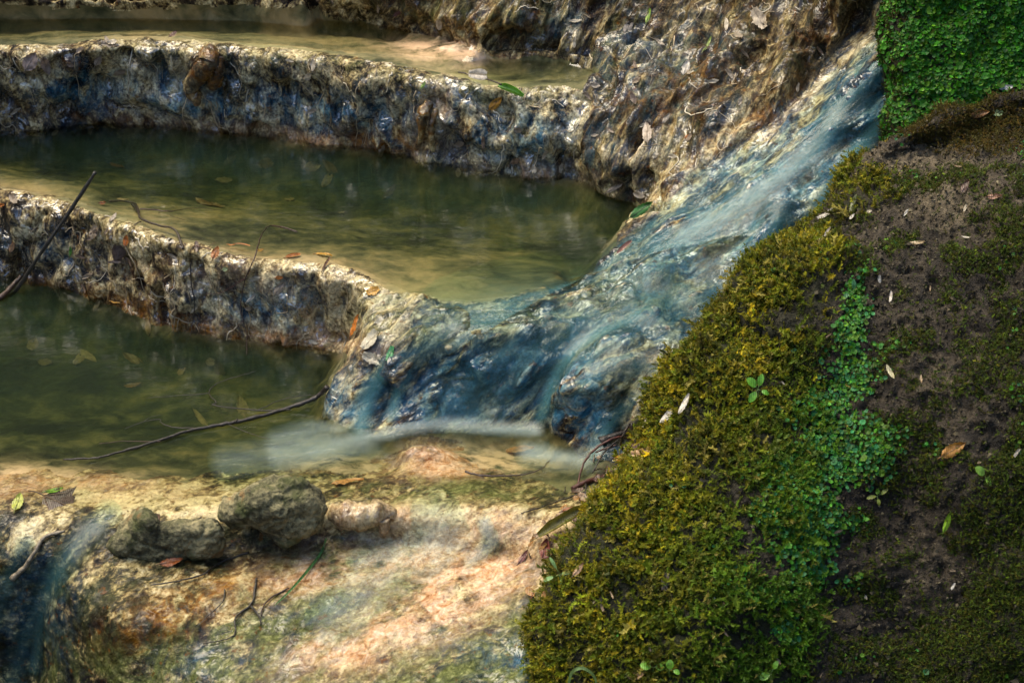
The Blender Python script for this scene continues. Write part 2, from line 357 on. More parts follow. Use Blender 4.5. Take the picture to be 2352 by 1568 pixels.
# pool 2 floor
LF(0,-.035,-.09,(-300,312,.39),(0,308,.39),(90,305,.39),(160,292,.39),(250,285,.39),(420,296,.39),(640,320,.39),(870,346,.39),(1020,380,.39),(1150,405,.39),(1300,413,.39))
LF(-.05,-.03,-.09,(1380,440,.39),(1455,466,.39))
LF(-.07,.0,-.09,(1450,510,.39),(1392,560,.39),(1368,605,.39))
L((-300,345,.30),(0,372,.31),(300,400,.28),(600,450,.27),(900,500,.26),(1200,540,.26))
L((-300,365,.365),(0,412,.375),(150,430,.37),(300,470,.36),(600,530,.35),(900,580,.35),(1150,618,.355),(1280,620,.36))
# dam A
L((-300,380,.385),(0,425,.385),(130,448,.385),(230,480,.385),(310,510,.388),(420,546,.388),(560,577,.388),(720,592,.388),(840,615,.385),(920,650,.384),(1060,680,.383),(1200,662,.384),(1330,640,.386))
L((-300,388,.415),(0,432,.415),(130,457,.41),(230,490,.412),(310,522,.415),(420,557,.412),(560,588,.405),(720,603,.405),(840,627,.398),(890,655,.393))
L((-300,410,.40),(0,456,.395),(200,500,.395),(310,546,.395),(420,580,.392),(560,614,.388),(720,632,.385),(815,662,.38),(850,690,.37))
L((-300,530,.28),(0,548,.275),(200,585,.27),(310,628,.27),(420,662,.27),(560,692,.265),(700,708,.26),(790,728,.255),(812,745,.25))
L((-300,640,.14),(0,641,.14),(100,646,.14),(200,679,.14),(300,717,.14),(400,756,.14),(520,773,.14),(640,791,.14),(740,802,.14),(785,806,.14))
LF(0,-.035,-.09,(-300,640,.14),(0,641,.14),(100,646,.14),(200,679,.14),(300,717,.14),(400,756,.14),(520,773,.14),(640,791,.14),(740,802,.14))
# cascade flank and body
L((880,668,.388),(866,700,.375),(850,742,.355),(828,800,.32),(800,860,.26),(772,910,.2),(744,950,.14),(790,985,.14),(860,1000,.138),(1020,988,.138),(1120,984,.138),(1220,978,.138),(1262,975,.14),(1300,1010,.14),(1335,1045,.14))
LF(-.05,-.01,-.07,(760,905,.14),(744,950,.14))
LF(-.01,-.03,-.05,(790,985,.14),(860,1000,.138),(1020,988,.138),(1120,984,.138),(1220,978,.138),(1262,985,.14))
L((960,692,.38),(1060,705,.38),(1200,690,.385),(1300,665,.39),(1345,645,.395))
L((985,745,.375),(940,800,.335),(905,850,.285),(880,920,.2))
L((1100,760,.372),(1085,830,.305),(1050,900,.215))
L((1250,745,.378),(1240,830,.305),(1225,905,.22))
L((1350,700,.393),(1340,760,.365),(1300,820,.315),(1285,860,.26),(1268,920,.19))
L((1400,640,.412),(1450,700,.402),(1460,770,.375))
# channel centre, left bank and right bank
L((1430,625,.425),(1500,570,.468),(1600,510,.515),(1700,450,.575),(1800,380,.645),(1900,280,.745),(1980,180,.845),(2050,90,.945),(2150,-20,1.06))
L((1385,602,.42),(1420,560,.44),(1480,520,.465),(1540,460,.51),(1600,405,.56),(1680,350,.62),(1750,300,.675),(1830,230,.74),(1900,160,.80),(1960,100,.87),(2000,40,.93),(2060,-40,1.03))
L((1560,700,.40),(1640,640,.435),(1700,600,.475),(1800,520,.54),(1900,430,.615),(2000,330,.70),(2060,230,.80),(2120,120,.92),(2250,0,1.06))
L((1600,760,.37),(1690,700,.40),(1850,600,.46),(2050,450,.58),(2250,300,.72),(2500,200,.85))
# knoll
L((1285,880,.31),(1340,838,.345),(1450,818,.355),(1550,845,.335),(1640,800,.34),(1700,820,.30))
L((1276,905,.285),(1310,900,.30),(1400,880,.31),(1500,900,.285),(1590,905,.265))
L((1280,975,.17),(1330,985,.185),(1400,960,.22),(1450,935,.25),(1530,950,.21),(1600,960,.18))
L((1345,1045,.14),(1400,1010,.175),(1470,1000,.17),(1540,1010,.16))
# bay and emergent bump
L((860,1030,.095),(900,1060,.10),(840,1085,.115),(760,1090,.11))
L((905,1045,.135),(930,1022,.16),(965,1012,.172),(1005,1018,.162),(1030,1035,.14),(1000,1060,.14),(950,1075,.135))
L((1080,1040,.09),(1150,1042,.088),(1250,1056,.09),(1300,1085,.10),(1200,1085,.10),(1080,1078,.12))
L((1340,1110,.14),(1400,1070,.15),(1500,1040,.15),(1600,1020,.14))
# pool 1 floor
L((-300,760,.02),(0,760,.02),(300,830,.02),(600,880,.03),(720,900,.04))
L((-300,950,.02),(0,950,.03),(300,970,.03),(600,985,.05),(720,1000,.07))
L((-300,1050,.08),(0,1050,.09),(150,1055,.09),(450,1065,.095),(700,1070,.10))
# lip of pool 1
L((-300,1090,.13),(0,1092,.13),(200,1110,.13),(400,1118,.128),(600,1120,.126),(800,1112,.125),(1000,1105,.132),(1200,1140,.13),(1320,1165,.138))
L((-300,1140,.142),(0,1138,.14),(120,1150,.138),(250,1172,.138),(400,1168,.135),(500,1160,.135),(760,1148,.142),(900,1155,.145),(1100,1158,.141),(1240,1168,.146),(1330,1190,.15),(1450,1230,.15))
L((250,1200,.13),(400,1200,.125),(560,1195,.12),(760,1180,.135),(880,1192,.13),(1000,1192,.122),(1150,1195,.122),(1240,1215,.12),(1300,1260,.12))
L((245,1285,.085),(400,1285,.08),(520,1262,.072),(640,1248,.068),(750,1238,.065),(850,1232,.062),(950,1250,.057),(1100,1275,.052),(1200,1278,.058),(1260,1320,.07))
# slab
L((300,1330,.075),(400,1340,.07),(600,1335,.06),(800,1305,.054),(1000,1335,.046),(1180,1350,.048),(1250,1400,.05))
L((400,1440,.035),(500,1450,.03),(700,1450,.03),(1000,1450,.025),(1200,1460,.028),(1300,1480,.04))
L((420,1580,-.06),(560,1580,-.02),(800,1590,-.01),(1050,1590,-.005),(1280,1590,.0),(1500,1590,.0))
L((450,1700,-.12),(800,1700,-.05),(1300,1700,-.04),(1700,1700,-.04))
# slab edge and gully
L((240,1305,.082),(195,1355,.05),(165,1390,.01),(140,1440,-.06),(125,1510,-.14),(120,1580,-.22),(120,1700,-.33))
L((270,1400,.055),(260,1460,.01),(265,1520,-.05),(300,1590,-.10),(320,1700,-.18))
L((90,1430,-.12),(80,1510,-.22),(70,1590,-.31),(60,1700,-.4))
L((215,1225,.122),(180,1265,.088),(135,1310,.045),(95,1370,-.03),(50,1450,-.13),(10,1568,-.28),(-20,1700,-.4))
L((150,1190,.135),(60,1195,.13),(0,1190,.133),(-150,1195,.135),(-300,1200,.13))
L((120,1255,.095),(40,1260,.09),(0,1290,.06),(-150,1290,.06),(-300,1290,.05))
L((40,1340,.01),(0,1380,-.04),(-120,1420,-.08),(-300,1450,-.1))
L((-100,1568,-.28),(-300,1600,-.3),(-300,1700,-.4),(-100,1700,-.4))
# hillside on the right
L((740,5,.745),(830,5,.76),(950,20,.77),(1100,40,.785),(1200,45,.80))
L((780,-40,.84),(1000,-40,.87),(1300,-30,.87),(1500,-20,.88),(1700,-10,.92),(1900,-30,1.0))
L((1100,105,.705),(1200,108,.71),(1300,108,.715),(1380,135,.71),(1420,165,.695))
L((1300,50,.78),(1400,70,.755),(1500,80,.775),(1600,90,.80),(1700,90,.84),(1800,80,.87),(1880,70,.895))
L((1400,205,.67),(1480,190,.71),(1600,190,.735),(1700,190,.76),(1790,180,.79))
L((1360,260,.61),(1450,290,.615),(1550,290,.645),(1650,280,.68),(1700,265,.70))
L((1370,350,.53),(1430,380,.52),(1500,380,.545),(1560,360,.58))
L((1420,425,.44),(1480,430,.46),(1510,450,.48))
# far corners
L((2500,700,.4),(2200,800,.33),(1900,850,.29),(1750,950,.22)); L((2500,1100,.15),(2100,1200,.1),(1750,1250,.08),(1550,1150,.12)); L((2600,1700,-.04),(2100,1700,-.04))

TA = rad(36.0); CA, SA = math.cos(TA), math.sin(TA)
pts = []
for ln in LINES:
    for a, b in zip(ln[:-1], ln[1:]):
        k = max(1, int(np.linalg.norm(b - a) / 0.035))
        for q in range(k): pts.append(a + (b - a) * q / k)
    pts.append(ln[-1])
pts = np.array(pts)
PS, PT, PH = pts[:, 0], pts[:, 1] * CA + pts[:, 2] * SA, -pts[:, 1] * SA + pts[:, 2] * CA
res = delaunay_2d_cdt([Vector((float(a), float(b))) for a, b in zip(PS, PT)], [], [], 0, 1e-4)
rv = np.array([[v.x, v.y] for v in res[0]]); rh = np.array([np.mean(PH[list(o)]) if len(o) else 0.0 for o in res[3]])
STEP = 0.004
S0, S1, T0, T1 = -2.05, 1.75, PT.min() + 0.01, PT.max() - 0.01
NS, NTT = int((S1 - S0) / STEP), int((T1 - T0) / STEP)
gs = S0 + np.arange(NS) * STEP; gt = T0 + np.arange(NTT) * STEP
Hh = np.full((NTT, NS), np.nan)
for f in res[2]:
    a, b, c = rv[list(f)]; ha, hb, hc = rh[list(f)]
    i0, i1 = max(0, int((min(a[0], b[0], c[0]) - S0) / STEP)), min(NS - 1, int((max(a[0], b[0], c[0]) - S0) / STEP) + 1)
    j0, j1 = max(0, int((min(a[1], b[1], c[1]) - T0) / STEP)), min(NTT - 1, int((max(a[1], b[1], c[1]) - T0) / STEP) + 1)
    if i1 < i0 or j1 < j0: continue
    X, Y = np.meshgrid(gs[i0:i1 + 1], gt[j0:j1 + 1])
    den = (b[1] - c[1]) * (a[0] - c[0]) + (c[0] - b[0]) * (a[1] - c[1])
    if abs(den) < 1e-12: continue
    w0 = ((b[1] - c[1]) * (X - c[0]) + (c[0] - b[0]) * (Y - c[1])) / den
    w1 = ((c[1] - a[1]) * (X - c[0]) + (a[0] - c[0]) * (Y - c[1])) / den
    w2 = 1 - w0 - w1
    ok = (w0 > -1e-6) & (w1 > -1e-6) & (w2 > -1e-6)
    sub = Hh[j0:j1 + 1, i0:i1 + 1]; sub[ok] = (w0 * ha + w1 * hb + w2 * hc)[ok]
VALID = ~np.isnan(Hh)
Hh[~VALID] = 0
for _ in range(1): 
    wv_ = blur(VALID.astype(float), 3); Hh = blur(np.where(VALID, Hh, 0), 3) / np.maximum(wv_, 1e-6)
GS, GT = np.meshgrid(gs, gt)
def to_world(H): return np.stack([GS, GT * CA - H * SA, GT * SA + H * CA], -1)
P0 = to_world(Hh)
PX, PYY, DEP = project(P0)

# bank silhouette (used to drop what lies hidden under the mossy bank)
SIL = [(2062,318),(1930,412),(1765,578),(1645,795),(1495,975),(1385,1165),(1275,1395),(1255,1640)]
hid = inpoly(PX, PYY, [(x + 140, y + 60) for x, y in SIL] + [(2800,1700),(2800,-300),(2330,-300),(2200,250)])
KEEP = VALID & (PX > -260) & (PX < 2480) & (PYY > -110) & (PYY < 1680) & ~hid

# regions
REG = {
 'upper_dam': [(-400,108),(130,104),(250,94),(340,90),(480,100),(640,110),(780,126),(900,148),(1000,172),(1100,194),(1200,202),(1300,200),(1345,215),(1345,425),(1150,412),(1020,387),(870,353),(640,328),(420,303),(250,292),(170,298),(90,312),(-400,318)],
 'middle_dam': [(-400,392),(0,434),(130,459),(230,492),(310,524),(420,559),(560,590),(720,605),(840,629),(880,655),(858,700),(835,760),(800,815),(740,810),(640,799),(520,781),(400,764),(300,725),(200,687),(100,654),(-400,650)],
 'far_dam': [(-400,22),(0,20),(300,24),(560,15),(735,20),(735,-150),(-400,-150)],
 'slope': [(735,-150),(735,36),(900,68),(1040,97),(1085,128),(1280,140),(1372,172),(1345,215),(1345,425),(1380,446),(1480,474),(1420,560),(1480,520),(1600,405),(1750,300),(1900,160),(2000,40),(2070,-150)],
 'cascade': [(2070,-150),(2000,40),(1900,160),(1750,300),(1600,405),(1480,520),(1420,560),(1368,605),(1340,640),(1200,675),(1060,695),(880,660),(858,700),(835,760),(800,815),(735,960),(860,1008),(1120,990),(1262,985),(1340,1060),(1420,1060),(1560,1010),(1700,900),(2500,600),(2800,-150)],
 'slab': [(-400,1092),(0,1085),(250,1098),(400,1100),(560,1098),(760,1085),(880,1070),(900,1020),(960,1000),(1020,1015),(1060,1060),(1240,1110),(1340,1150),(1800,1300),(1800,1800),(-400,1800)],
}
NOISEPX = 14
nzx = fbm(P0.reshape(-1, 3), 9, 2, 31).reshape(PX.shape) * NOISEPX; nzy = fbm(P0.reshape(-1, 3), 9, 2, 41).reshape(PX.shape) * NOISEPX
RID = np.zeros(PX.shape, np.int8); names = ['pool_bed'] + list(REG)
for k, nme in enumerate(REG, 1):
    RID[inpoly(PX + nzx * (4 if nme == 'slab' else 1), PYY + nzy * (2 if nme == 'slab' else .5), REG[nme])] = k
WT = {n_: blur((RID == k).astype(np.float32), 4) for k, n_ in enumerate(names)}
FALL = {'pool_bed': ((1, 0.25, 0), .55), 'upper_dam': ((0, -.15, -1), .36), 'middle_dam': ((0, -.15, -1), .36), 'far_dam': ((0, 0, -1), .36),
        'slope': ((-.42, -.45, -.79), .78), 'cascade': ((-.76, -.38, -.53), .6), 'slab': ((-.75, -.65, -.1), .28)}
PC = np.array([0.0, 4.6, 0.4])
def flowco(P, reg):
    F, k = FALL[reg]; F = np.array(F, float); F /= np.linalg.norm(F)
    Q = P - PC; return Q - k * (Q @ F)[..., None] * F

# normals of the smooth sheet
def grid_normals(P):
    du = np.gradient(P, axis=1); dv = np.gradient(P, axis=0)
    n = np.cross(du, dv); n /= np.linalg.norm(n, axis=-1)[..., None] + 1e-12
    return n
Hs = blur(Hh, 8); N0 = grid_normals(to_world(Hs))

def band(poly, wd_, wt):   # soft band along a polyline
    o = np.full(PX.shape, 1e9, np.float32)
    for (x0, y0), (x1, y1) in zip(poly[:-1], poly[1:]):
        dx, dy = x1 - x0, y1 - y0; t = np.clip(((PX - x0) * dx + (PYY - y0) * dy) / (dx * dx + dy * dy), 0, 1)
        o = np.minimum(o, np.hypot(PX - x0 - t * dx, PYY - y0 - t * dy))
    return wt * np.exp(-(o / wd_) ** 2)
CREST_A = [(-100,425),(130,460),(310,525),(420,565),(560,595),(720,612),(850,640),(900,690)]
CREST_B = [(-100,100),(250,92),(480,104),(780,128),(1000,175),(1200,205),(1340,200)]
# displacement
KI = np.flatnonzero(KEEP.ravel()); Pk = P0.reshape(-1, 3)[KI]; Nk = N0.reshape(-1, 3)[KI]
W = {n_: WT[n_].ravel()[KI] for n_ in names}
D = np.zeros(len(KI), np.float32)
warp = np.stack([perlin(Pk, 6, 50), perlin(Pk, 6, 51), perlin(Pk, 6, 52)], -1) * 0.035
Pw = Pk + warp
D += 0.0024 * perlin(Pk, 42, 1) + 0.0012 * perlin(Pk, 85, 2)
crest = np.maximum(band(CREST_A, 34, 1.0), band(CREST_B, 28, 1.0)).ravel()[KI]
lump = np.abs(perlin(Pw, 7.5, 5)); lump2 = np.abs(perlin(Pw, 21, 6))
wd = W['upper_dam'] + W['middle_dam'] + W['far_dam']
fd = flowco(Pw, 'upper_dam'); rg = 1 - 2 * np.abs(perlin(fd, 13, 8)); rg2 = 1 - 2 * np.abs(perlin(fd, 30, 9))
cav = sstep(0.28, 0.55, perlin(Pw * np.array([1, 1, .6]), 10, 12))
D += wd * (1 - .72 * crest) * (0.062 * lump + 0.014 * lump2 + 0.010 * rg + 0.002 * rg2 + 0.005 * np.abs(perlin(Pw, 48, 7)) - 0.05 * cav - 0.022)
fs = flowco(Pw, 'slope'); sg = 1 - 2 * np.abs(perlin(fs, 10, 14)); sg2 = 1 - 2 * np.abs(perlin(fs, 24, 15)); sg3 = 1 - 2 * np.abs(perlin(fs, 50, 16))
cav2 = sstep(0.3, 0.6, perlin(fs, 12, 18))
D += W['slope'] * (0.040 * lump + 0.030 * sg + 0.013 * sg2 + 0.003 * sg3 + 0.010 * lump2 - 0.03 * cav2 - 0.012)
fc = flowco(Pw, 'cascade'); cg = np.abs(perlin(fc, 13, 20)); cg2 = np.abs(perlin(fc, 34, 21))
D += W['cascade'] * (0.040 * cg + 0.012 * cg2 + 0.007 * lump2 - 0.013)
fl = flowco(Pw, 'slab'); D += W['slab'] * (0.010 * perlin(fl, 9, 24) + 0.005 * np.abs(perlin(fl, 30, 25)) + 0.004 * perlin(Pk, 18, 26))
D += W['pool_bed'] * (0.012 * perlin(Pk, 5, 28) + 0.008 * np.abs(perlin(Pw, 16, 29)))
Pd = Pk + Nk * D[:, None]
BED = P0.copy().reshape(-1, 3); BED[KI] = Pd; BED = BED.reshape(P0.shape)
NB = grid_normals(BED)
HB = -BED[..., 1] * SA + BED[..., 2] * CA

# mineral and other colour zones, blue painted for sky reflection (ellipses in picture coords: cx, cy, rx, ry, angle, weight)
def zones(lst):
    o = np.zeros(PX.shape, np.float32)
    for cx, cy, rx, ry, an, wt in lst:
        c, s = math.cos(rad(an)), math.sin(rad(an)); dx, dy = PX - cx, PYY - cy
        q = ((dx * c + dy * s) / rx) ** 2 + ((-dx * s + dy * c) / ry) ** 2
        o += wt * np.exp(-q)
    return o
ATT = {
 'cream': zones([(400,50,500,60,0,.9),(640,250,300,30,8,.25),(500,690,300,30,10,.2),(450,620,250,60,14,.55),(760,650,120,50,20,.5),(640,730,200,60,10,.25),(930,740,150,90,-20,.9),(870,930,110,40,0,.4),(1750,270,170,45,-36,1.0),(1560,420,110,50,-40,.9),(1430,360,110,50,-20,.5),(1150,90,170,40,10,.7),(1180,255,130,60,10,.8),(960,270,60,80,0,.5),(1480,830,150,45,-5,.8),(1500,960,130,50,-25,.6),(300,1150,400,50,5,.9),(1000,1200,330,60,3,1.0),(850,1400,500,200,-15,.25),(700,330,250,30,10,.3),(1050,690,200,25,-5,.5),(1350,700,160,60,-25,.1),(980,130,110,25,8,1.2)])
   + band([(-100,395),(300,470),(600,540),(900,600),(1250,640)], 45, .28) + band(CREST_A, 28, .34) + band(CREST_B, 22, .26) + .22 * (WT['upper_dam'] + WT['middle_dam']),
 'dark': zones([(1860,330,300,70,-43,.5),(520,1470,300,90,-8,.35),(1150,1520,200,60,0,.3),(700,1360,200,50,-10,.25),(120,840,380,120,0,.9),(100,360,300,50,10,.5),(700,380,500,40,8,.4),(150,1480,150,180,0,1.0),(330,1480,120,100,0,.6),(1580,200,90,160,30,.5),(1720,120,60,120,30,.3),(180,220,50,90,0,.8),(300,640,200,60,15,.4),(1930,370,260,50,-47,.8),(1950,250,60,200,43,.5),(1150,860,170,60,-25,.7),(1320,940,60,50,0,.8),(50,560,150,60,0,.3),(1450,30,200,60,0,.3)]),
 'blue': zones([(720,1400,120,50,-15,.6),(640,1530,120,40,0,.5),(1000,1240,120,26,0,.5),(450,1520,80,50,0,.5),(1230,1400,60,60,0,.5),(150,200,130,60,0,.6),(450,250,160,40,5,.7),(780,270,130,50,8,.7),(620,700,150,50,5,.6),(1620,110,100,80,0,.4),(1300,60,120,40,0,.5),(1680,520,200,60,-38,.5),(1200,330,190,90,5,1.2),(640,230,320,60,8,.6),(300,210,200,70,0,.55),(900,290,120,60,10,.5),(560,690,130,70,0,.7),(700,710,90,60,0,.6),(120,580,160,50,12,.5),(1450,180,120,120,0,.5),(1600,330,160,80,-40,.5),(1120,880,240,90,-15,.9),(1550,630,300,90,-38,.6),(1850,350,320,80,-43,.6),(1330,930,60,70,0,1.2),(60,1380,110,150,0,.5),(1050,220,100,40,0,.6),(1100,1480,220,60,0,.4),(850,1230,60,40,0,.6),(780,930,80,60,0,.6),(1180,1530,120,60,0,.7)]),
 'green': zones([(720,1385,170,70,-20,1.0),(600,1530,260,50,-5,.9),(1130,1540,200,50,-5,.9),(820,1330,90,60,-10,.9),(1180,1420,120,60,-10,.9),(400,1550,300,60,0,.8),(560,1480,160,60,0,.6),(1000,1120,260,26,0,.5),(1250,720,250,60,-20,.6),(1600,600,200,60,-35,.5),(1500,130,160,60,0,.4),(400,120,200,20,5,.6),(700,130,300,22,10,.8),(1150,200,150,30,5,1.0),(950,720,170,70,-10,1.0),(1300,400,180,60,20,.5),(750,1370,180,90,-20,1.2),(500,1530,200,60,0,1.0),(980,1540,200,60,-10,.8),(250,500,120,30,20,.6),(1050,1130,200,40,0,1.0),(600,1130,200,40,0,.4),(1450,900,120,40,0,.6),(600,1350,120,40,0,.5),(1150,1480,120,60,0,.9),(1050,30,150,40,0,.6),(1500,700,200,60,-20,.4)]),
 'ochre': zones([(500,300,500,16,6,.8),(420,745,330,30,14,1.2),(300,620,120,40,15,.5),(740,700,60,60,0,.6),(150,130,80,30,0,.4),(860,320,120,40,0,.7),(1620,170,60,90,30,.5),(1480,250,100,60,0,.4),(1130,60,100,30,0,.5),(470,1370,110,46,-10,1.0),(350,1440,100,60,-15,.8),(250,705,160,22,18,1.0),(700,780,150,22,6,.8),(470,150,30,40,0,1.0),(900,330,80,20,0,.6),(1760,270,130,35,-36,.6),(1550,430,70,30,-40,.6),(620,1340,100,40,0,.5),(550,320,300,10,5,.6),(1130,150,50,20,0,.5)]),
 'pink': zones([(700,770,140,28,6,.7),(560,640,120,40,10,.4),(640,310,300,18,8,.5),(1250,400,120,22,5,.6),(1000,260,60,60,0,.5),(1130,1050,140,35,4,1.4),(1000,1080,140,25,0,.9),(700,1340,120,30,-10,.7),(1100,1330,120,40,-10,.8),(1000,115,110,22,8,1.8),(960,1420,230,62,-24,1.4),(760,1480,130,36,-12,.8),(900,1290,220,50,0,1.1),(1120,1220,150,45,0,1.0),(1050,1055,90,30,10,1.3),(200,1110,200,30,5,.9),(760,1075,100,25,0,1.0),(1450,830,100,25,-8,.8),(900,1180,120,30,0,.7),(650,780,160,20,5,.35),(20,1110,80,40,0,.9)]),
}
for k_ in ATT: ATT[k_] = np.clip(ATT[k_], 0, 1.4)
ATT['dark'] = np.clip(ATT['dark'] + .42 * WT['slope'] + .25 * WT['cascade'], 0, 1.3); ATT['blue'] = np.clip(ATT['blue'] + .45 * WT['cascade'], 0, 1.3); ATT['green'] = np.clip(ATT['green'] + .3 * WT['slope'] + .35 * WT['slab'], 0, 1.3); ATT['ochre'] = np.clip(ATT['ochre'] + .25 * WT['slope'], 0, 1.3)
ATT['smooth'] = .5 * WT['slab'] + .3 * WT['cascade']
ATT['veins'] = WT['upper_dam'] + WT['middle_dam'] + .6 * WT['slope'] + .25 * WT['cascade']
ATT['wet'] = .9 * (WT['upper_dam'] + WT['middle_dam']) + .35 * WT['slope'] + .25 * WT['cascade'] + .12 * WT['slab'] + .4 * np.clip(ATT['blue'], 0, 1)

STRUCT = {
 'pool_bed': ('submerged pale travertine floor of the terrace pools', 'pool floor'),
 'upper_dam': ('dark wet travertine rim wall below the upper pool', 'rock wall'),
 'middle_dam': ('tan crested travertine rim wall between the middle and lower pools', 'rock wall'),
 'far_dam': ('farthest rim wall cut off by the top of the picture', 'rock wall'),
 'slope': ('strand-covered brown travertine slope above the pools at upper right', 'rock slope'),
 'cascade': ('dark blue-grey cascade bed under the running water', 'cascade bed'),
 'slab': ('cream and pink limestone slab in the foreground', 'rock slab'),
}
ONAME = {'pool_bed': 'pool_bed', 'upper_dam': 'upper_travertine_wall', 'middle_dam': 'middle_travertine_wall', 'far_dam': 'far_travertine_wall', 'slope': 'travertine_slope', 'cascade': 'cascade_bed', 'slab': 'limestone_slab'}
idx = np.arange(NTT * NS).reshape(NTT, NS)
qa, qb, qc, qd = idx[:-1, :-1], idx[:-1, 1:], idx[1:, 1:], idx[1:, :-1]
QOK = KEEP[:-1, :-1] & KEEP[:-1, 1:] & KEEP[1:, 1:] & KEEP[1:, :-1]
OBJ = {}
def sheet_obj(name, Pgrid, qmask, mat, fattr, vattr):
    Q = np.stack([qa[qmask], qb[qmask], qc[qmask], qd[qmask]], -1)
    used, inv = np.unique(Q, return_inverse=True)
    V = Pgrid.reshape(-1, 3)[used]
    return mesh_np(name, V, inv.reshape(Q.shape), mat, fattr={k: a.ravel()[used] for k, a in fattr.items()}, vattr={k: f(V) for k, f in vattr.items()}), used
for k, n_ in enumerate(names):
    qm = QOK & (RID[:-1, :-1] == k)
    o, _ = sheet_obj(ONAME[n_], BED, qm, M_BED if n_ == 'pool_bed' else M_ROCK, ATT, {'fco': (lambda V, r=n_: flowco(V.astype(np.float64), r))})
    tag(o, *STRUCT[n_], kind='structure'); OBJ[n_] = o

# ------------------------------------------------------------------ water sheets
HBs = blur(HB, 5)
def plane_h(z): return (z - GT * SA) / CA
def pool(name, label, z, poly, film=0.004, fade=None):
    m = inpoly(PX, PYY, poly) & KEEP
    Hw = plane_h(z); depth = (Hw - HBs) * CA
    H = np.where(Hw > HBs + film, Hw, HBs + film)
    flat_ = blur((N0[..., 2] > .84).astype(np.float32), 3) > .5
    H = np.where((depth > 0.03) | ~flat_, Hw, blur(H, 2))
    m &= (Hw > HB - 0.003) | ((Hw > HB - 0.014) & (N0[..., 2] > .84))
    q = QOK & m[:-1, :-1] & m[1:, 1:] & m[1:, :-1] & m[:-1, 1:]
    o, _ = sheet_obj(name, to_world(H), q, M_WATER, {'depth': np.clip(depth, 0.002, 0.4)}, {})
    return tag(o, label, 'pool water', kind='structure')
POOL3 = [(-400,-10),(760,-10),(1000,60),(1100,110),(1090,135),(1030,150),(940,135),(780,120),(640,104),(480,94),(340,84),(250,88),(0,95),(-400,96)]
POOL3B = [(1060,140),(1085,118),(1290,118),(1400,150),(1390,180),(1300,192),(1200,195),(1100,188),(1030,168)]
POOL2 = [(-400,270),(250,260),(640,295),(1020,350),(1330,380),(1520,450),(1490,520),(1400,600),(1345,645),(1250,675),(1080,700),(960,690),(890,655),(840,626),(720,602),(560,586),(420,556),(310,520),(230,488),(130,455),(0,430),(-400,386)]
POOL1 = [(-400,610),(100,610),(400,725),(640,762),(800,780),(790,900),(800,950),(1000,960),(1262,950),(1360,1030),(1440,1060),(1400,1120),(1345,1185),(1240,1172),(1100,1165),(900,1162),(760,1155),(500,1166),(400,1174),(250,1178),(120,1158),(-400,1146)]
pool('upper_pool_water', 'shallow brown-green water of the upper pool behind the upper rim wall', Z3, POOL3)
pool('side_pool_water', 'small side pool beside the pink lip on the upper rim wall', Z3B, POOL3B)
pool('middle_pool_water', 'olive green water of the middle pool between the two rim walls', Z2, POOL2)
pool('lower_pool_water', 'dark olive water of the lower pool around the floating branch', Z1, POOL1)

def veil(name, label, reg, lines, mat, off=0.010, sm=6, level=None):
    """lines: (polyline, width px, strength)"""
    a = np.zeros(PX.shape, np.float32)
    for pl, wpx, st in lines: a = np.maximum(a, band(pl, wpx, st))
    Hbase = blur(HB, sm) + off
    if level is not None: Hbase = blur(np.maximum(Hbase, plane_h(level) + 0.003), 7)
    m = (a > 0.03) & KEEP
    q = QOK & m[:-1, :-1] & m[1:, 1:] & m[1:, :-1] & m[:-1, 1:]
    o, _ = sheet_obj(name, to_world(Hbase), q, mat, {'veil': np.clip((a - 0.03) * 1.1, 0, 1)}, {'fco': (lambda V: flowco(V.astype(np.float64), reg) if isinstance(reg, str) else reg(V.astype(np.float64)))})
    return tag(o, label, 'running water', kind='structure')
FALL['chan'] = ((-.72, -.25, -.62), .9); FALL['casc2'] = ((-.72, -.45, -.52), .88); FALL['drop'] = ((-.25, -.5, -.83), .88); FALL['flat'] = ((1, .22, 0), .9); FALL['gully'] = ((-.5, -.45, -.75), .9)
MV = mat_veil("silky_water", (0.05, 0.16, 0.178), 0.62); MV2 = mat_veil("silky_white_water", (0.42, 0.54, 0.52), 0.75)
veil('stream_water', 'silky blue-green stream sliding down the steep channel beside the green moss', 'chan',
     [([(2160,20),(2060,95),(1980,170),(1930,250),(1880,330),(1800,400),(1700,470),(1600,525),(1500,590)], 22, 1.0), ([(1960,220),(1850,350),(1740,450)], 44, .4),
      ([(2080,230),(2010,300),(1950,360),(1900,440),(1850,520),(1790,590),(1720,660)], 17, .85), ([(2060,330),(2000,380),(1950,430)], 12, .8),
      ([(1740,450),(1600,540),(1450,640),(1300,690),(1150,720),(1060,750)], 70, .6), ([(1500,520),(1430,590),(1370,635),(1280,665),(1150,700)], 12, .7),
      ([(1760,520),(1640,610),(1520,680),(1380,720)], 70, .55)], MV)
veil('cascade_water', 'thin blue water fanning over the dark cascade bed into the lower pool', 'casc2',
     [([(1700,660),(1560,690),(1400,740),(1280,800),(1180,860),(1080,920)], 70, .5), ([(1480,720),(1380,765),(1320,800),(1285,850),(1262,900),(1240,965)], 17, 1.0),
      ([(890,850),(862,880),(842,925),(826,990)], 17, 1.0), ([(935,860),(915,900),(900,960)], 12, .6), ([(1050,740),(980,800),(925,850)], 20, .5), ([(1490,925),(1430,940),(1392,985),(1368,1045)], 15, .9),
      ([(1660,830),(1540,850),(1450,835),(1370,850)], 34, .5), ([(1180,790),(1100,860),(1020,915)], 18, .5), ([(1230,830),(1180,900),(1150,960)], 14, .5)], MV)
FALL['flat'] = ((1, .22, 0), .72)
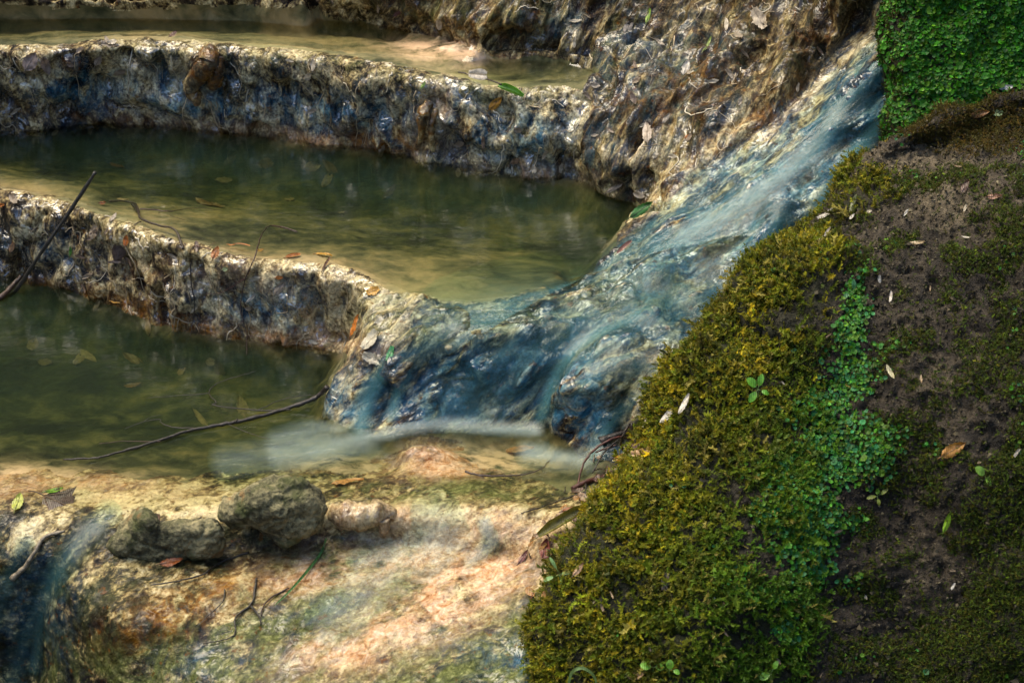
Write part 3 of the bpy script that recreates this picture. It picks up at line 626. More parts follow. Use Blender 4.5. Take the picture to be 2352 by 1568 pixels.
veil('inflow_water', 'milky white current spreading from the cascade foot across the lower pool', 'flat',
     [([(1220,1004),(1140,995),(1060,982),(990,976),(930,990),(870,1014),(800,1040),(720,1056)], 22, .4), ([(840,1030),(740,1050),(640,1062)], 30, .35), ([(700,1056),(600,1070),(520,1080)], 30, .16), ([(1340,1066),(1280,1072),(1210,1062)], 20, .5), ([(780,1000),(720,1022),(640,1044)], 22, .25)], MV2, off=0.004, sm=10, level=Z1)
veil('overflow_water', 'smooth clear water pouring over the left lip into the dark gully', 'gully',
     [([(250,1180),(190,1240),(140,1310),(90,1400),(50,1500),(20,1600)], 22, .36), ([(60,1250),(20,1330),(-20,1450)], 16, .34), ([(120,1330),(95,1430),(80,1540)], 12, .34)], MV)
veil('slab_film_water', 'clear film of water washing over the ledge onto the pale slab', 'slab',
     [([(1000,1180),(1020,1230),(960,1280),(850,1350),(760,1420)], 50, .14), ([(1110,1200),(1130,1250),(1080,1290)], 14, .3), ([(900,1270),(820,1290)], 20, .22)], MV2)

# ------------------------------------------------------------------ mossy bank and liverwort face (lofted patches)
def catmull(Pg, nu, nv):
    def interp(A, n):
        m = len(A); t = np.linspace(0, m - 1, n); i = np.clip(t.astype(int), 0, m - 2); f = (t - i).reshape((-1,) + (1,) * (A.ndim - 1))
        p0, p1, p2, p3 = A[np.maximum(i - 1, 0)], A[i], A[i + 1], A[np.minimum(i + 2, m - 1)]
        return 0.5 * (2 * p1 + (p2 - p0) * f + (2 * p0 - 5 * p1 + 4 * p2 - p3) * f * f + (3 * p1 - p0 - 3 * p2 + p3) * f ** 3)
    A = interp(np.asarray(Pg, float), nv)
    return interp(A.transpose(1, 0, 2), nu).transpose(1, 0, 2)
rows = []
BANK = [ # silhouette px,py,y | three surface points (px,py,y)
 ((2066,330,4.30), (2150,285,4.38), (2260,240,4.43), (2420,190,4.48)),
 ((1930,412,4.20), (2080,360,4.30), (2220,320,4.35), (2420,290,4.37)),
 ((1765,578,3.98), (1950,520,4.00), (2150,480,3.95), (2420,450,3.88)),
 ((1645,795,3.78), (1850,740,3.76), (2100,720,3.70), (2420,720,3.58)),
 ((1495,975,3.62), (1750,960,3.58), (2050,960,3.52), (2420,960,3.42)),
 ((1385,1165,3.42), (1680,1180,3.40), (2020,1190,3.36), (2420,1200,3.28)),
 ((1275,1395,3.22), (1600,1400,3.22), (2000,1400,3.22), (2420,1400,3.16)),
 ((1255,1640,3.06), (1600,1640,3.07), (2000,1640,3.08), (2420,1640,3.05)),
 ((1250,1800,2.98), (1600,1800,2.99), (2000,1800,3.00), (2420,1800,2.98)),
]
BANK.insert(0, ((2085,345,4.46), (2165,305,4.54), (2275,262,4.60), (2430,215,4.66)))
for r in BANK:
    s = PY(*r[0]); q1 = PY(*r[1]); q2 = PY(*r[2]); q3 = PY(*r[3])
    rows.append([s + np.array([.05, .26, -.55]), s + np.array([.02, .2, -.3]), s + np.array([0.0, .1, -.10]), s, s + (q1 - s) * .4 + np.array([0, -.05, .035]), q1 + np.array([0, -.05, .035]), q2, q3, q3 + np.array([.25, .05, .03])])
NU, NV = 430, 400
BK = catmull(rows, NU, NV); BN = grid_normals(BK)
if BN[NV // 2, NU // 2, 1] > 0: BN = -BN
bx, by, bd = project(BK)
fb = BK.reshape(-1, 3)
bd_ = (0.085 * perlin(fb, 2.3, 60) * sstep(330, 560, by.ravel()) + 0.034 * fbm(fb, 5, 2, 61) + 0.016 * np.abs(perlin(fb, 14, 63)) + 0.010 * perlin(fb, 30, 64) + 0.012 * perlin(fb, 62, 65)).reshape(NV, NU)
bd_ -= (0.014 * sstep(.25, .6, perlin(fb, 34, 66)) ).reshape(NV, NU)
BK = BK + BN * bd_[..., None]; BN = grid_normals(BK)
if BN[NV // 2, NU // 2, 1] > 0: BN = -BN
def grid_faces(nv, nu, flip=False):
    i = np.arange(nv * nu).reshape(nv, nu); F = np.stack([i[:-1, :-1], i[:-1, 1:], i[1:, 1:], i[1:, :-1]], -1).reshape(-1, 4)
    return F[:, ::-1] if flip else F
bx, by, bd = project(BK)
pale = np.exp(-(((bx - 2150) / 260) ** 2 + ((by - 430) / 110) ** 2)) + 0.35 * np.exp(-(((bx - 2080) / 160) ** 2 + ((by - 900) / 500) ** 2))
def xline(y, pl):
    ys = [p[1] for p in pl]; return np.interp(y, ys, [p[0] for p in pl])
EDGE = [(1985,330),(1990,430),(1870,560),(1850,640),(1850,760),(1850,900),(1830,1050),(1760,1150),(1790,1300),(1850,1430),(1880,1600)]
bnz = fbm(BK.reshape(-1, 3), 6, 3, 86).reshape(NV, NU)
left_moss = sstep(90, -90, bx - xline(by, EDGE) + 170 * bnz)
corner_moss = sstep(0, 160, 160 * bnz + bx - xline(by, [(2500,900),(2260,1050),(2130,1250),(2080,1400),(2060,1600)]))
mossy = np.clip(left_moss + corner_moss * .8, 0, 1)
bank = mesh_np('mossy_bank', BK.reshape(-1, 3), grid_faces(NV, NU), M_SOIL, fattr={'pale': pale.ravel(), 'mossy': mossy.ravel()}, origin=BK[NV - 60, NU // 3])
tag(bank, 'brown crusted soil bank rising at the right foreground under the moss', 'soil bank', kind='structure')

GB = []
for (lx, y_, py_) in ((2058, 4.68, -160), (2064, 4.67, -60), (2054, 4.65, 40), (2044, 4.62, 130), (2050, 4.58, 220), (2046, 4.54, 300), (2065, 4.50, 380)):
    s = PY(lx, py_, y_)
    GB.append([s + np.array([.12, .42, -.25]), s + np.array([.04, .2, -.1]), s + np.array([.0, .06, -.02]), s + np.array([.03, -.02, 0.0]), PY(lx + 110, py_, y_ - .05), PY(lx + 220, py_, y_ - .06), PY(lx + 420, py_, y_ - .06)])
NU2, NV2 = 230, 230
GK = catmull(GB, NU2, NV2); GN = grid_normals(GK)
if GN[NV2 // 2, NU2 // 2, 1] > 0: GN = -GN
gf = GK.reshape(-1, 3); GK = GK + GN * (0.02 * perlin(gf, 4, 70) + 0.03 * fbm(gf, 7, 2, 71) + 0.012 * np.abs(perlin(gf, 22, 73)) + 0.004 * perlin(gf, 50, 74)).reshape(NV2, NU2)[..., None]
GN = grid_normals(GK)
if GN[NV2 // 2, NU2 // 2, 1] > 0: GN = -GN
green_rock = mesh_np('liverwort_rock', GK.reshape(-1, 3), grid_faces(NV2, NU2), M_SOIL, fattr={'pale': np.zeros(NU2 * NV2), 'mossy': np.ones(NU2 * NV2)}, origin=GK[NV2 - 40, NU2 // 2])
tag(green_rock, 'upright rock block at the top right corner under bright green liverwort', 'rock', kind='structure')
gx, gy, gd = project(GK)

# ------------------------------------------------------------------ moss, liverwort (uncountable)
def frames(N, up=(0, 0, 1), tilt=0.0, rng=RNG):
    """rotation matrices: z along N (tilted), random spin"""
    n = len(N); Z = N + rng.normal(size=(n, 3)) * tilt + np.array(up) * 0.0; Z /= np.linalg.norm(Z, axis=1)[:, None]
    a = rng.normal(size=(n, 3)); X = a - (a * Z).sum(1)[:, None] * Z; X /= np.linalg.norm(X, axis=1)[:, None]
    Y = np.cross(Z, X); return np.stack([X, Y, Z], -1)
def scatter(name, variants, pos, R, sc, tone, mat, label, cat):
    Vs, Fs, Cs = [], [], []; off = 0
    pick = RNG.integers(0, len(variants), len(pos))
    for k, (v, f, shade) in enumerate(variants):
        m = pick == k; n = m.sum()
        if n == 0: continue
        V = np.einsum('nij,vj->nvi', R[m].astype(np.float32), v.astype(np.float32)) * sc[m][:, None, None] + pos[m][:, None, :]
        F = f[None] + (np.arange(n) * len(v))[:, None, None] + off
        Vs.append(V.reshape(-1, 3)); Fs.append(F.reshape(-1, 3)); off += n * len(v)
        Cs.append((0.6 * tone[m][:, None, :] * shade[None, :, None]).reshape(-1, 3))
    V = np.concatenate(Vs); o = mesh_np(name, V, np.concatenate(Fs), mat, smooth=False, cattr={'tone': np.concatenate(Cs)}, origin=V.mean(0))
    return tag(o, label, cat, kind='stuff')
def sprig(seed, n=9, length=1.0, lw=0.26, arch=0.6):
    r = np.random.default_rng(seed); V = []; F = []; S = []
    th = r.uniform(0, 6.28); ax = np.array([math.cos(th), math.sin(th), 0])
    for i in range(n):
        t = (i + 0.6) / n
        c = np.array([0, 0, 1.0]) * t * length * (1 - 0.35 * arch * t) + ax * arch * t * t * length * 0.7
        for sgn in (-1, 1):
            an = i * 2.4 + sgn * 1.4 + r.normal() * .3
            o = np.array([math.cos(an), math.sin(an), 0.45]) * lw * (1.15 - 0.6 * t) * r.uniform(.7, 1.3)
            p = np.cross(o, [0, 0, 1.0]); p = p / (np.linalg.norm(p) + 1e-6) * lw * 0.28
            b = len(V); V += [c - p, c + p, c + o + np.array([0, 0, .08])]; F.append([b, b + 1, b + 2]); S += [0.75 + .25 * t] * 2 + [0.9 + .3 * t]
    b = len(V); return np.array(V), np.array(F), np.array(S)
def lobe(seed):
    r = np.random.default_rng(seed); V = [[0, 0, 0]]; F = []; S = [0.8]; n = 7
    for i in range(n):
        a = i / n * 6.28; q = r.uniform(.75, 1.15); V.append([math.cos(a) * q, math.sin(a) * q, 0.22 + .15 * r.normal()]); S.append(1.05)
    for i in range(n): F.append([0, 1 + i, 1 + (i + 1) % n])
    return np.array(V), np.array(F), np.array(S)
SPR = [sprig(i, 10, 1.0, .20 + .035 * (i % 3), .3 + .3 * (i % 4)) for i in range(8)]; LOB = [lobe(i) for i in range(6)]
def pick_on(G, N, wgt, n):
    p = np.clip(wgt, 0, None).ravel(); p = p / p.sum()
    k = RNG.choice(len(p), n, p=p); return G.reshape(-1, 3)[k] + RNG.normal(size=(n, 3)) * .003, N.reshape(-1, 3)[k], k
# area weights so that sprigs spread evenly over the surface
def area(G): return np.linalg.norm(np.cross(np.gradient(G, axis=1), np.gradient(G, axis=0)), axis=-1)
vis = ((bx > 1180) & (bx < 2480) & (by > -100) & (by < 1700)).astype(float)
aB = area(BK) * vis
nz = fbm(fb, 10, 3, 81).reshape(NV, NU); nz2 = fbm(fb, 4, 2, 91).reshape(NV, NU)
def hsv_tones(n, cols, jitter=.25):
    c = np.array(cols)[RNG.integers(0, len(cols), n)] * RNG.lognormal(0, jitter, (n, 1)); return c
n1 = 42000
m_left = aB * left_moss * (0.18 + sstep(-.4, .15, nz)) * np.where(bx > 0, 1, 0)
P_, N_, k_ = pick_on(BK, BN, m_left * (by > 340), n1)
patch = fbm(P_, 7, 2, 33); tn = hsv_tones(n1, [(.25, .25, .010), (.18, .21, .008), (.34, .29, .012), (.13, .18, .008)], .38)
tn[patch > .25] *= np.array([1.5, 1.35, 1.2]); tn[patch < -.25] *= .65
gq = sstep(120, 460, bx.ravel()[k_] - np.interp(by.ravel()[k_], [p[1] for p in SIL], [p[0] for p in SIL]) + 120 * patch)[:, None] * .75
tn = tn * (1 - gq) + gq * np.array([.09, .24, .012]) * RNG.lognormal(0, .35, (n1, 1))
hi = RNG.random(n1) < .05; tn[hi] = np.array([.55, .48, .10]) * RNG.uniform(.6, 1.2, (hi.sum(), 1))
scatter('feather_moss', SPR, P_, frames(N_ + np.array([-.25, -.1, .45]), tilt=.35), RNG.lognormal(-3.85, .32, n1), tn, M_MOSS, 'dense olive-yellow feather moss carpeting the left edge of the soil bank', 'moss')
n2 = 42000
sparse = aB * (1 - left_moss) * (sstep(-.1, .4, nz + .35 * corner_moss + .35 * nz2) + .04) * (by > 380) + aB * corner_moss * .5
P_, N_, k_ = pick_on(BK, BN, sparse, n2)
tn = hsv_tones(n2, [(.08, .13, .010), (.13, .18, .012), (.11, .105, .010), (.06, .10, .012)], .45)
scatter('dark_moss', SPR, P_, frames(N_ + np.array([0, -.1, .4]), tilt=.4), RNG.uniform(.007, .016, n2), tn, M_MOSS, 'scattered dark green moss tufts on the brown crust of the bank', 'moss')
n7 = 24000
OCT = []
for i_ in range(4):
    r_ = np.random.default_rng(40 + i_); v_ = np.array([[1,0,0],[-1,0,0],[0,1,0],[0,-1,0],[0,0,1],[0,0,-1]], float) * r_.uniform(.5, 1.3, (6, 1)) + r_.normal(size=(6, 3)) * .15
    OCT.append((v_, np.array([[0,2,4],[2,1,4],[1,3,4],[3,0,4],[2,0,5],[1,2,5],[3,1,5],[0,3,5]]), np.ones(6)))
P_, N_, k_ = pick_on(BK, BN, aB * (1 - .9 * left_moss), n7)
pk_ = pale.ravel()[k_][:, None]; tn = hsv_tones(n7, [(.045, .038, .022), (.07, .058, .034), (.10, .086, .052), (.03, .025, .016)], .3) * (1 + .9 * np.clip(pk_, 0, 1))
M_CRUMB = mat_vcol("soil_crumb", .85, 0, .3)
scatter('soil_crumbs', OCT, P_, frames(N_, tilt=.8), RNG.lognormal(-5.9, .4, n7), tn, M_CRUMB, 'loose brown soil crumbs and grit crusting the right bank', 'soil crumbs')
n3 = 6500
tz = np.exp(-(((bx - 2260) / 130) ** 2 + ((by - 285) / 55) ** 2)) + .5 * np.exp(-(((bx - 2130) / 80) ** 2 + ((by - 300) / 18) ** 2)) + .5 * np.exp(-(((bx - 1800) / 60) ** 2 + ((by - 580) / 50) ** 2))
P_, N_, k_ = pick_on(BK, BN, area(BK) * tz * (tz > .12) * (by < 430), n3)
scatter('russet_moss', SPR, P_, frames(N_ + np.array([0, -.1, .3]), tilt=.5), RNG.uniform(.010, .02, n3), hsv_tones(n3, [(.16, .10, .014), (.12, .105, .014), (.09, .08, .014)], .35), M_MOSS, 'russet brown moss mat on top of the bank below the liverwort block', 'moss')
n4 = 8500
lz = np.zeros_like(bx)
for cx, cy, rx, ry in ((1945,880,45,50),(1900,960,60,60),(1920,1030,75,60),(1880,1090,70,55),(1960,760,30,60),(1850,1200,60,50),(1840,1270,60,45),(1800,1190,50,40),(1870,1310,50,30),(1960,700,25,40),(1760,1370,25,20),(1800,1450,25,20)):
    lz = np.maximum(lz, np.exp(-(((bx - cx) / (rx * 1.7)) ** 2 + ((by - cy) / (ry * 1.4)) ** 2)))
P_, N_, k_ = pick_on(BK, BN, aB * sstep(.2, 1.0, lz + .5 * nz), n4)
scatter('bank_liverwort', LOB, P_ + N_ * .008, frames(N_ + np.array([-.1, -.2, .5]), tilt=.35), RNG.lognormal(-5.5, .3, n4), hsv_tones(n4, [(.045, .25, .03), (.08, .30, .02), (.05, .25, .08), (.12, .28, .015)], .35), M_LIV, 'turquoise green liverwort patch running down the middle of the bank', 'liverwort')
n5 = 40000
aG = area(GK) * ((gx > 2000) & (gx < 2480) & (gy > -90) & (gy < 420)); nzg = fbm(GK.reshape(-1, 3), 12, 3, 95).reshape(NV2, NU2)
P_, N_, k_ = pick_on(GK, GN, aG * (0.5 + sstep(-.2, .2, nzg)), n5)
edge = sstep(2120, 2060, gx.ravel()[k_] + 40 * nzg.ravel()[k_])
keep = RNG.random(n5) > edge * .6
tn = hsv_tones(n5, [(.045, .25, .010), (.07, .32, .010), (.03, .18, .02), (.11, .28, .010)], .38)
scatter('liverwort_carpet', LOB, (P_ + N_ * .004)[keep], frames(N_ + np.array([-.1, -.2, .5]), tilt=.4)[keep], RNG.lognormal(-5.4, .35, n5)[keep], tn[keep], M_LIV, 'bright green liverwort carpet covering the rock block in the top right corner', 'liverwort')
n6 = 3500
wE = aG * (sstep(2150, 2050, gx) + sstep(.3, .6, nzg) * .5 + .6 * sstep(230, 330, gy))
P_, N_, k_ = pick_on(GK, GN, wE, n6)
scatter('block_edge_moss', SPR, P_, frames(N_ + np.array([-.3, -.1, .1]), tilt=.4), RNG.uniform(.010, .022, n6), hsv_tones(n6, [(.09, .075, .01), (.06, .07, .01), (.045, .06, .01)], .3), M_MOSS, 'ochre moss fringe along the left edge of the liverwort block', 'moss')

# ------------------------------------------------------------------ surface lookup for small things
SV = np.concatenate([BED.reshape(-1, 3)[KI], BK.reshape(-1, 3), GK.reshape(-1, 3)])
SN = np.concatenate([NB.reshape(-1, 3)[KI], BN.reshape(-1, 3), GN.reshape(-1, 3)])
sx, sy, sd = project(SV)
_order = np.argsort(sx); _sxs = sx[_order]
def at(px, py, off=0.0):
    for r in (5, 9, 16, 40):
        a, b = np.searchsorted(_sxs, px - r), np.searchsorted(_sxs, px + r)
        k = _order[a:b]; k = k[np.abs(sy[k] - py) < r]
        if len(k): break
    k = k[sd[k] < sd[k].min() + 0.03]
    n = SN[k].mean(0); n /= np.linalg.norm(n)
    q = (sx[k] - px) ** 2 + (sy[k] - py) ** 2; j = k[np.argmin(q)]
    d = ray(px, py); p = C0 + d * (sd[j])      # ray parametrised by depth (forward component is 1)
    return p + n * off, n
CR, CU = np.array([1.0, 0, 0]), np.array([0, SP, CP])

def tube(path, radii, sides=7, cap=True):
    path = np.asarray(path, float); n = len(path); V = []; F = []
    tg = np.gradient(path, axis=0); tg /= np.linalg.norm(tg, axis=1)[:, None] + 1e-9
    up = np.array([0.13, 0.2, 0.97]); 
    for i in range(n):
        a = np.cross(tg[i], up); 
        if np.linalg.norm(a) < .05: a = np.cross(tg[i], [1, 0, 0])
        a /= np.linalg.norm(a); b = np.cross(a, tg[i])
        for k in range(sides):
            q = 2 * math.pi * k / sides; V.append(path[i] + radii[i] * (math.cos(q) * a + math.sin(q) * b))
    for i in range(n - 1):
        for k in range(sides):
            F.append([i * sides + k, i * sides + (k + 1) % sides, (i + 1) * sides + (k + 1) % sides, (i + 1) * sides + k])
    if cap:
        V += [path[0], path[-1]]
        for k in range(sides):
            F.append([len(V) - 2, (k + 1) % sides, k, k]); q = (n - 1) * sides; F.append([len(V) - 1, q + k, q + (k + 1) % sides, q + (k + 1) % sides])
    return np.array(V), F
def mesh_poly(name, V, F, mat, parent=None, origin=None, smooth=True):
    V = np.asarray(V, float)
    if parent is not None: V = V - np.array(parent["_o"])
    elif origin is not None: V = V - origin
    me = bpy.data.meshes.new(name)
    me.from_pydata([tuple(v) for v in V], [], [tuple(dict.fromkeys(f)) for f in F]); me.update()
    me.polygons.foreach_set("use_smooth", [smooth] * len(me.polygons)); me.materials.append(mat)
    o = bpy.data.objects.new(name, me); COL.objects.link(o)
    if parent is not None: o.parent = parent
    elif origin is not None: o.location = tuple(origin); o["_o"] = [float(x) for x in origin]
    return o
def smooth_path(pts, k=5, wob=0.0):
    pts = np.asarray(pts, float)
    if len(pts) < 3: 
        t = np.linspace(0, 1, k * 2)[:, None]; P = pts[0] + (pts[-1] - pts[0]) * t
    else:
        out = []
        for i in range(len(pts) - 1):
            p0, p1, p2, p3 = pts[max(i - 1, 0)], pts[i], pts[i + 1], pts[min(i + 2, len(pts) - 1)]
            for f in np.linspace(0, 1, k, endpoint=False): out.append(0.5 * (2 * p1 + (p2 - p0) * f + (2 * p0 - 5 * p1 + 4 * p2 - p3) * f * f + (3 * p1 - p0 - 3 * p2 + p3) * f ** 3))
        out.append(pts[-1]); P = np.array(out)
    if wob: P[1:-1] += RNG.normal(size=P[1:-1].shape) * wob
    return P
def twig(name, label, cat, pts, r0, r1, col, sides=(), group=None, wob=.0006, rough=.35):
    P = smooth_path(pts, 6, wob); r = np.linspace(r0, r1, len(P)) * (1 + .14 * RNG.normal(size=len(P)).clip(-1, 1.5))
    V, F = tube(P, r); o = mesh_poly(name, V, F, mat_bark(col, rough), origin=P[0]); tag(o, label, cat, group)
    for sp in sides:
        pts2, ra, rb = sp[:3]; P2 = smooth_path(pts2, 5, wob); V, F = tube(P2, np.linspace(ra, rb, len(P2)), 5)
        mesh_poly('side_twig', V, F, mat_bark(sp[3] if len(sp) > 3 else col, rough), parent=o)
    return o
def on(pts, off): return [at(x, y, off)[0] for x, y in pts]
def wz(pts, z): return [PZ(x, y, z) for x, y in pts]

def leaf(name, label, cat, px, py, ang, length, width, col, curl=.3, fold=.25, lift=.004, tilt=0.0, group=None, shape='beech', z=None, roll=0.0, stalk=True, spots=.4, gloss=.35, trans=.2, twist=0.0, face=0.0):
    """length / width in picture units; ang in degrees, counter-clockwise from picture right, stem to tip"""
    if z is None: p, n = at(px, py, lift)
    else: p, n = PZ(px, py, z) , np.array([0, 0, 1.0])
    n = n + face * np.array([0, -CP, SP]); n /= np.linalg.norm(n)
    mm = np.linalg.norm(p - C0) / FX
    t = math.cos(rad(ang)) * CR + math.sin(rad(ang)) * CU
    vd = (p - C0) / np.linalg.norm(p - C0)
    # tangent in the surface whose picture direction is ang
    t = t - vd * ((t @ n) / (vd @ n)) if abs(vd @ n) > .25 else t - n * (t @ n)
    st = min(np.linalg.norm(t), 1.7); t /= np.linalg.norm(t)
    b = np.cross(n, t)
    Lw, Ww = length * mm * st, width * mm * 1.05
    nx, ny = 13, 7; V = []; F = []
    for i in range(nx):
        u = i / (nx - 1)
        if shape == 'beech': wdt = math.sin(math.pi * min(1, u ** .85 * .985 + .008)) ** .8
        elif shape == 'narrow': wdt = math.sin(math.pi * (u * .97 + .015)) ** .6
        elif shape == 'round': wdt = math.sqrt(max(0.02, 1 - (2 * u - 1) ** 2))
        else: wdt = (1 - .5 * abs(2 * u - 1)) * (0.8 + .35 * RNG.random())
        for j in range(ny):
            v = j / (ny - 1) * 2 - 1
            e = 1 + (.07 * (-1) ** i if abs(v) == 1 else 0)
            x = (u - .5) * Lw; y = v * .5 * Ww * wdt * e
            zz = fold * abs(v) * .5 * Ww * wdt + curl * Lw * (.25 - (u - .5) ** 2) * -1 + .03 * Lw * math.sin(5 * u + 3 * v) + .04 * Ww * RNG.normal()
            if roll:
                a = v * math.pi * roll * (.85 + .3 * u); R_ = Ww * .5 * (.45 + .55 * wdt) * (1 + .06 * RNG.normal()); y = R_ * math.sin(a) * .55; zz = R_ * (1 - math.cos(a)) * .55 + .02 * Lw * math.sin(4 * u)
            a = twist * (u - .5); y, zz = y * math.cos(a) - zz * math.sin(a), y * math.sin(a) + zz * math.cos(a)
            V.append(p + t * x + b * y + n * (zz + tilt * (u) * Lw + curl * Lw * .12))
    for i in range(nx - 1):
        for j in range(ny - 1): F.append([i * ny + j, (i + 1) * ny + j, (i + 1) * ny + j + 1, i * ny + j + 1])
    o = mesh_poly(name, V, F, mat_leaf(col, spots, gloss, trans), origin=p); tag(o, label, cat, group)
    if stalk:
        V = np.array(V); m_ = V.reshape(nx, ny, 3)[:, ny // 2]; s0 = m_[0] - t * Lw * .16 - n * .001
        P = np.vstack([s0, m_[0], m_[3] + n * .0006, m_[7] + n * .0006, m_[11] + n * .0004])
        Vt, Ft = tube(P, np.array([.0011, .001, .0009, .0007, .0004]) * max(1, mm / .0011), 5)
        mesh_poly('stalk', Vt, Ft, mat_bark(tuple(c * .6 + .03 for c in col)), parent=o)
    return o

# ------------------------------------------------------------------ loose stones on the lip
def stone(name, label, outline, y, thick, axis, pw=2.2, seed=0):
    oc_ = np.mean(np.array(outline, float), 0); outline = [tuple(oc_ + (np.array(q) - oc_) * 1.07) for q in outline]
    O = np.array([PY(px, py, y) for px, py in smooth_path(np.array([(a, b) for a, b in outline] + [outline[0]], float), 3)[:-1]])
    A0, A1 = PY(axis[0], axis[1], y), PY(axis[2], axis[3], y); ad = A1 - A0; CI = A0 + np.clip(((O - A0) @ ad) / (ad @ ad), 0, 1)[:, None] * ad
    c = O.mean(0); nrm = np.array([0, -CP, SP]); n = len(O); V = []; F = []; K = 14
    rings = []
    for side in (-1, 1):
        for k in range(K + 1):
            r = math.sin(k / K * math.pi / 2) if side < 0 else math.cos(k / K * math.pi / 2)
            if side > 0 and k == 0: continue
            if r < 1e-3: r = 1e-3
            h = (1 - r ** pw) ** (1 / pw) * thick * (1 if side < 0 else -1)
            rings.append(CI + (O - CI) * r + nrm * h * (1.0 if side < 0 else .8))
    V = np.concatenate(rings); R_ = len(rings)
    for k in range(R_ - 1):
        for i in range(n): F.append([k * n + i, k * n + (i + 1) % n, (k + 1) * n + (i + 1) % n, (k + 1) * n + i])
    F.append(list(range(n))[::-1]); F.append([(R_ - 1) * n + i for i in range(n)])
    rq = np.random.default_rng(seed)
    for _k in range(22):
        pn = rq.normal(size=3); pn += nrm * 1.2; pn /= np.linalg.norm(pn); dd = (V - c) @ pn; lim = dd.max() * rq.uniform(.80, .98)
        V = V - np.maximum(0, dd - lim)[:, None] * pn * .85
    nn = V - c; nn /= np.linalg.norm(nn, axis=1)[:, None]
    V = V + nn * (0.010 * perlin(V, 7.5, seed + 9) + 0.006 * np.abs(perlin(V, 15, seed + 13)) - .001 + 0.005 * fbm(V, 14, 2, seed) + .007 * np.abs(perlin(V, 30, seed + 3)) - .004 + .003 * perlin(V, 70, seed + 5))[:, None]
    o = mesh_poly(name, V, F, M_STONE, origin=np.array([c[0], c[1], V[:, 2].min()])); rm = o.modifiers.new('remesh', 'REMESH'); rm.mode = 'VOXEL'; rm.voxel_size = .0032; rm.use_smooth_shade = True
    dg = bpy.context.evaluated_depsgraph_get(); me2 = bpy.data.meshes.new_from_object(o.evaluated_get(dg)); o.modifiers.clear(); o.data = me2
    nv = len(me2.vertices); Q = np.zeros(nv * 3, np.float32); me2.vertices.foreach_get('co', Q); Q = Q.reshape(-1, 3); Nn = np.zeros(nv * 3, np.float32); me2.vertices.foreach_get('normal', Nn); Nn = Nn.reshape(-1, 3)
    cells = rq.uniform(Q.min(0), Q.max(0), (16, 3)).astype(np.float32); d2 = np.sort(np.linalg.norm(Q[:, None, :] - cells[None], axis=2), 1)
    dsp = -.06 * d2[:, 0] + .003 + np.clip((d2[:, 1] - d2[:, 0]) * .3, 0, .005) - .003 + .003 * np.abs(perlin(Q, 38, seed + 31)) + .0022 * perlin(Q, 80, seed + 33) + .0025 * perlin(Q, 160, seed + 35)
    me2.vertices.foreach_set('co', (Q + Nn * dsp[:, None]).ravel()); me2.update()
    return tag(o, label, 'stone', 'stones on the pool lip')
stone('loose_stone', 'taller dark knobbly stone with pale yellow snout, right of the two lip stones', [(494,1152),(500,1134),(530,1138),(560,1126),(600,1106),(640,1092),(690,1099),(728,1120),(745,1152),(742,1195),(722,1222),(692,1247),(662,1254),(636,1240),(606,1216),(570,1208),(524,1206),(500,1184)], 3.60, .075, (545,1168,690,1165), 2.3, seed=11)
stone('loose_stone', 'long low greenish stone with pointed hump, left of the two lip stones', [(244,1268),(258,1232),(286,1190),(318,1171),(350,1180),(374,1201),(430,1196),(500,1198),(522,1216),(522,1252),(500,1276),(450,1280),(400,1286),(340,1292),(280,1297),(252,1290)], 3.56, .055, (310,1238,480,1242), 2.3, seed=21)

# ------------------------------------------------------------------ branches, twigs, grass
BRK, DBR, RED, PAL = (.022, .017, .013), (.045, .028, .016), (.10, .025, .018), (.42, .34, .22)
b_main = wz([(145,1055),(215,1052),(240,1047),(330,1022),(430,990),(500,976),(560,965),(650,940)], Z1 + .006) + [PZ(710,920,Z1+.02), PZ(735,905,Z1+.035), PZ(752,888,Z1+.06)]
br = twig('fallen_branch', 'long dark bare branch floating across the lower pool', 'branch', b_main, .0022, .0072, (.03, .022, .016), sides=[
    (wz([(668,940),(594,942),(492,931),(497,923),(480,903),(496,882),(541,866),(587,852)], Z1 + .008), .0022, .001),
    (wz([(480,903),(422,907),(337,914)], Z1 + .008), .0014, .0006), (wz([(453,984),(394,980),(369,970),(367,963),(330,968),(288,984)], Z1 + .008), .002, .0008),
    (wz([(330,968),(345,958),(372,952)], Z1 + .008), .001, .0005), (wz([(369,1014),(320,1013),(274,1013),(227,1019)], Z1 + .006), .0018, .0009, (.07, .03, .015)),
    (wz([(520,972),(562,990),(619,1008)], Z1 + .004), .0014, .0006), (wz([(594,940),(650,917),(703,908),(735,908)], Z1 + .008), .0014, .0006), (wz([(540,968),(546,962)], Z1 + .012), .003, .002)])
twig('leaning_stick', 'straight dark stick leaning against the left end of the middle rim wall', 'stick', [PZ(20,676,Z1 - .03), PZ(37,666,Z1 + .005), PY(105,565,4.80), PY(165,478,4.81), PY(219,395,4.82)], .0065, .0052, (.035, .033, .03), wob=.0003)
twig('brown_stick', 'thick wet brown stick lying in the water at the left picture edge', 'stick', [PZ(-40,706,Z1), PZ(0,684,Z1 + .008), PZ(30,655,Z1 + .02), PZ(48,634,Z1 + .04)], .009, .006, (.06, .03, .016))
twig('forked_twig', 'dark forked twig draped over the crest of the middle rim wall', 'twig', on([(248,475),(302,478),(318,495),(323,515),(366,532),(400,542),(427,572)], .018), .003, .0035, DBR, sides=[
    (on([(322,498),(360,500),(390,503),(450,495),(511,502)], .024), .0022, .0007, (.09, .04, .03)), (on([(363,497),(403,482)], .01), .001, .0005), (on([(323,515),(286,529)], .008), .002, .001), (on([(318,495),(310,485),(301,478)], .013), .005, .004, BRK), (on([(390,503),(420,512),(424,514)], .01), .001, .0006)])
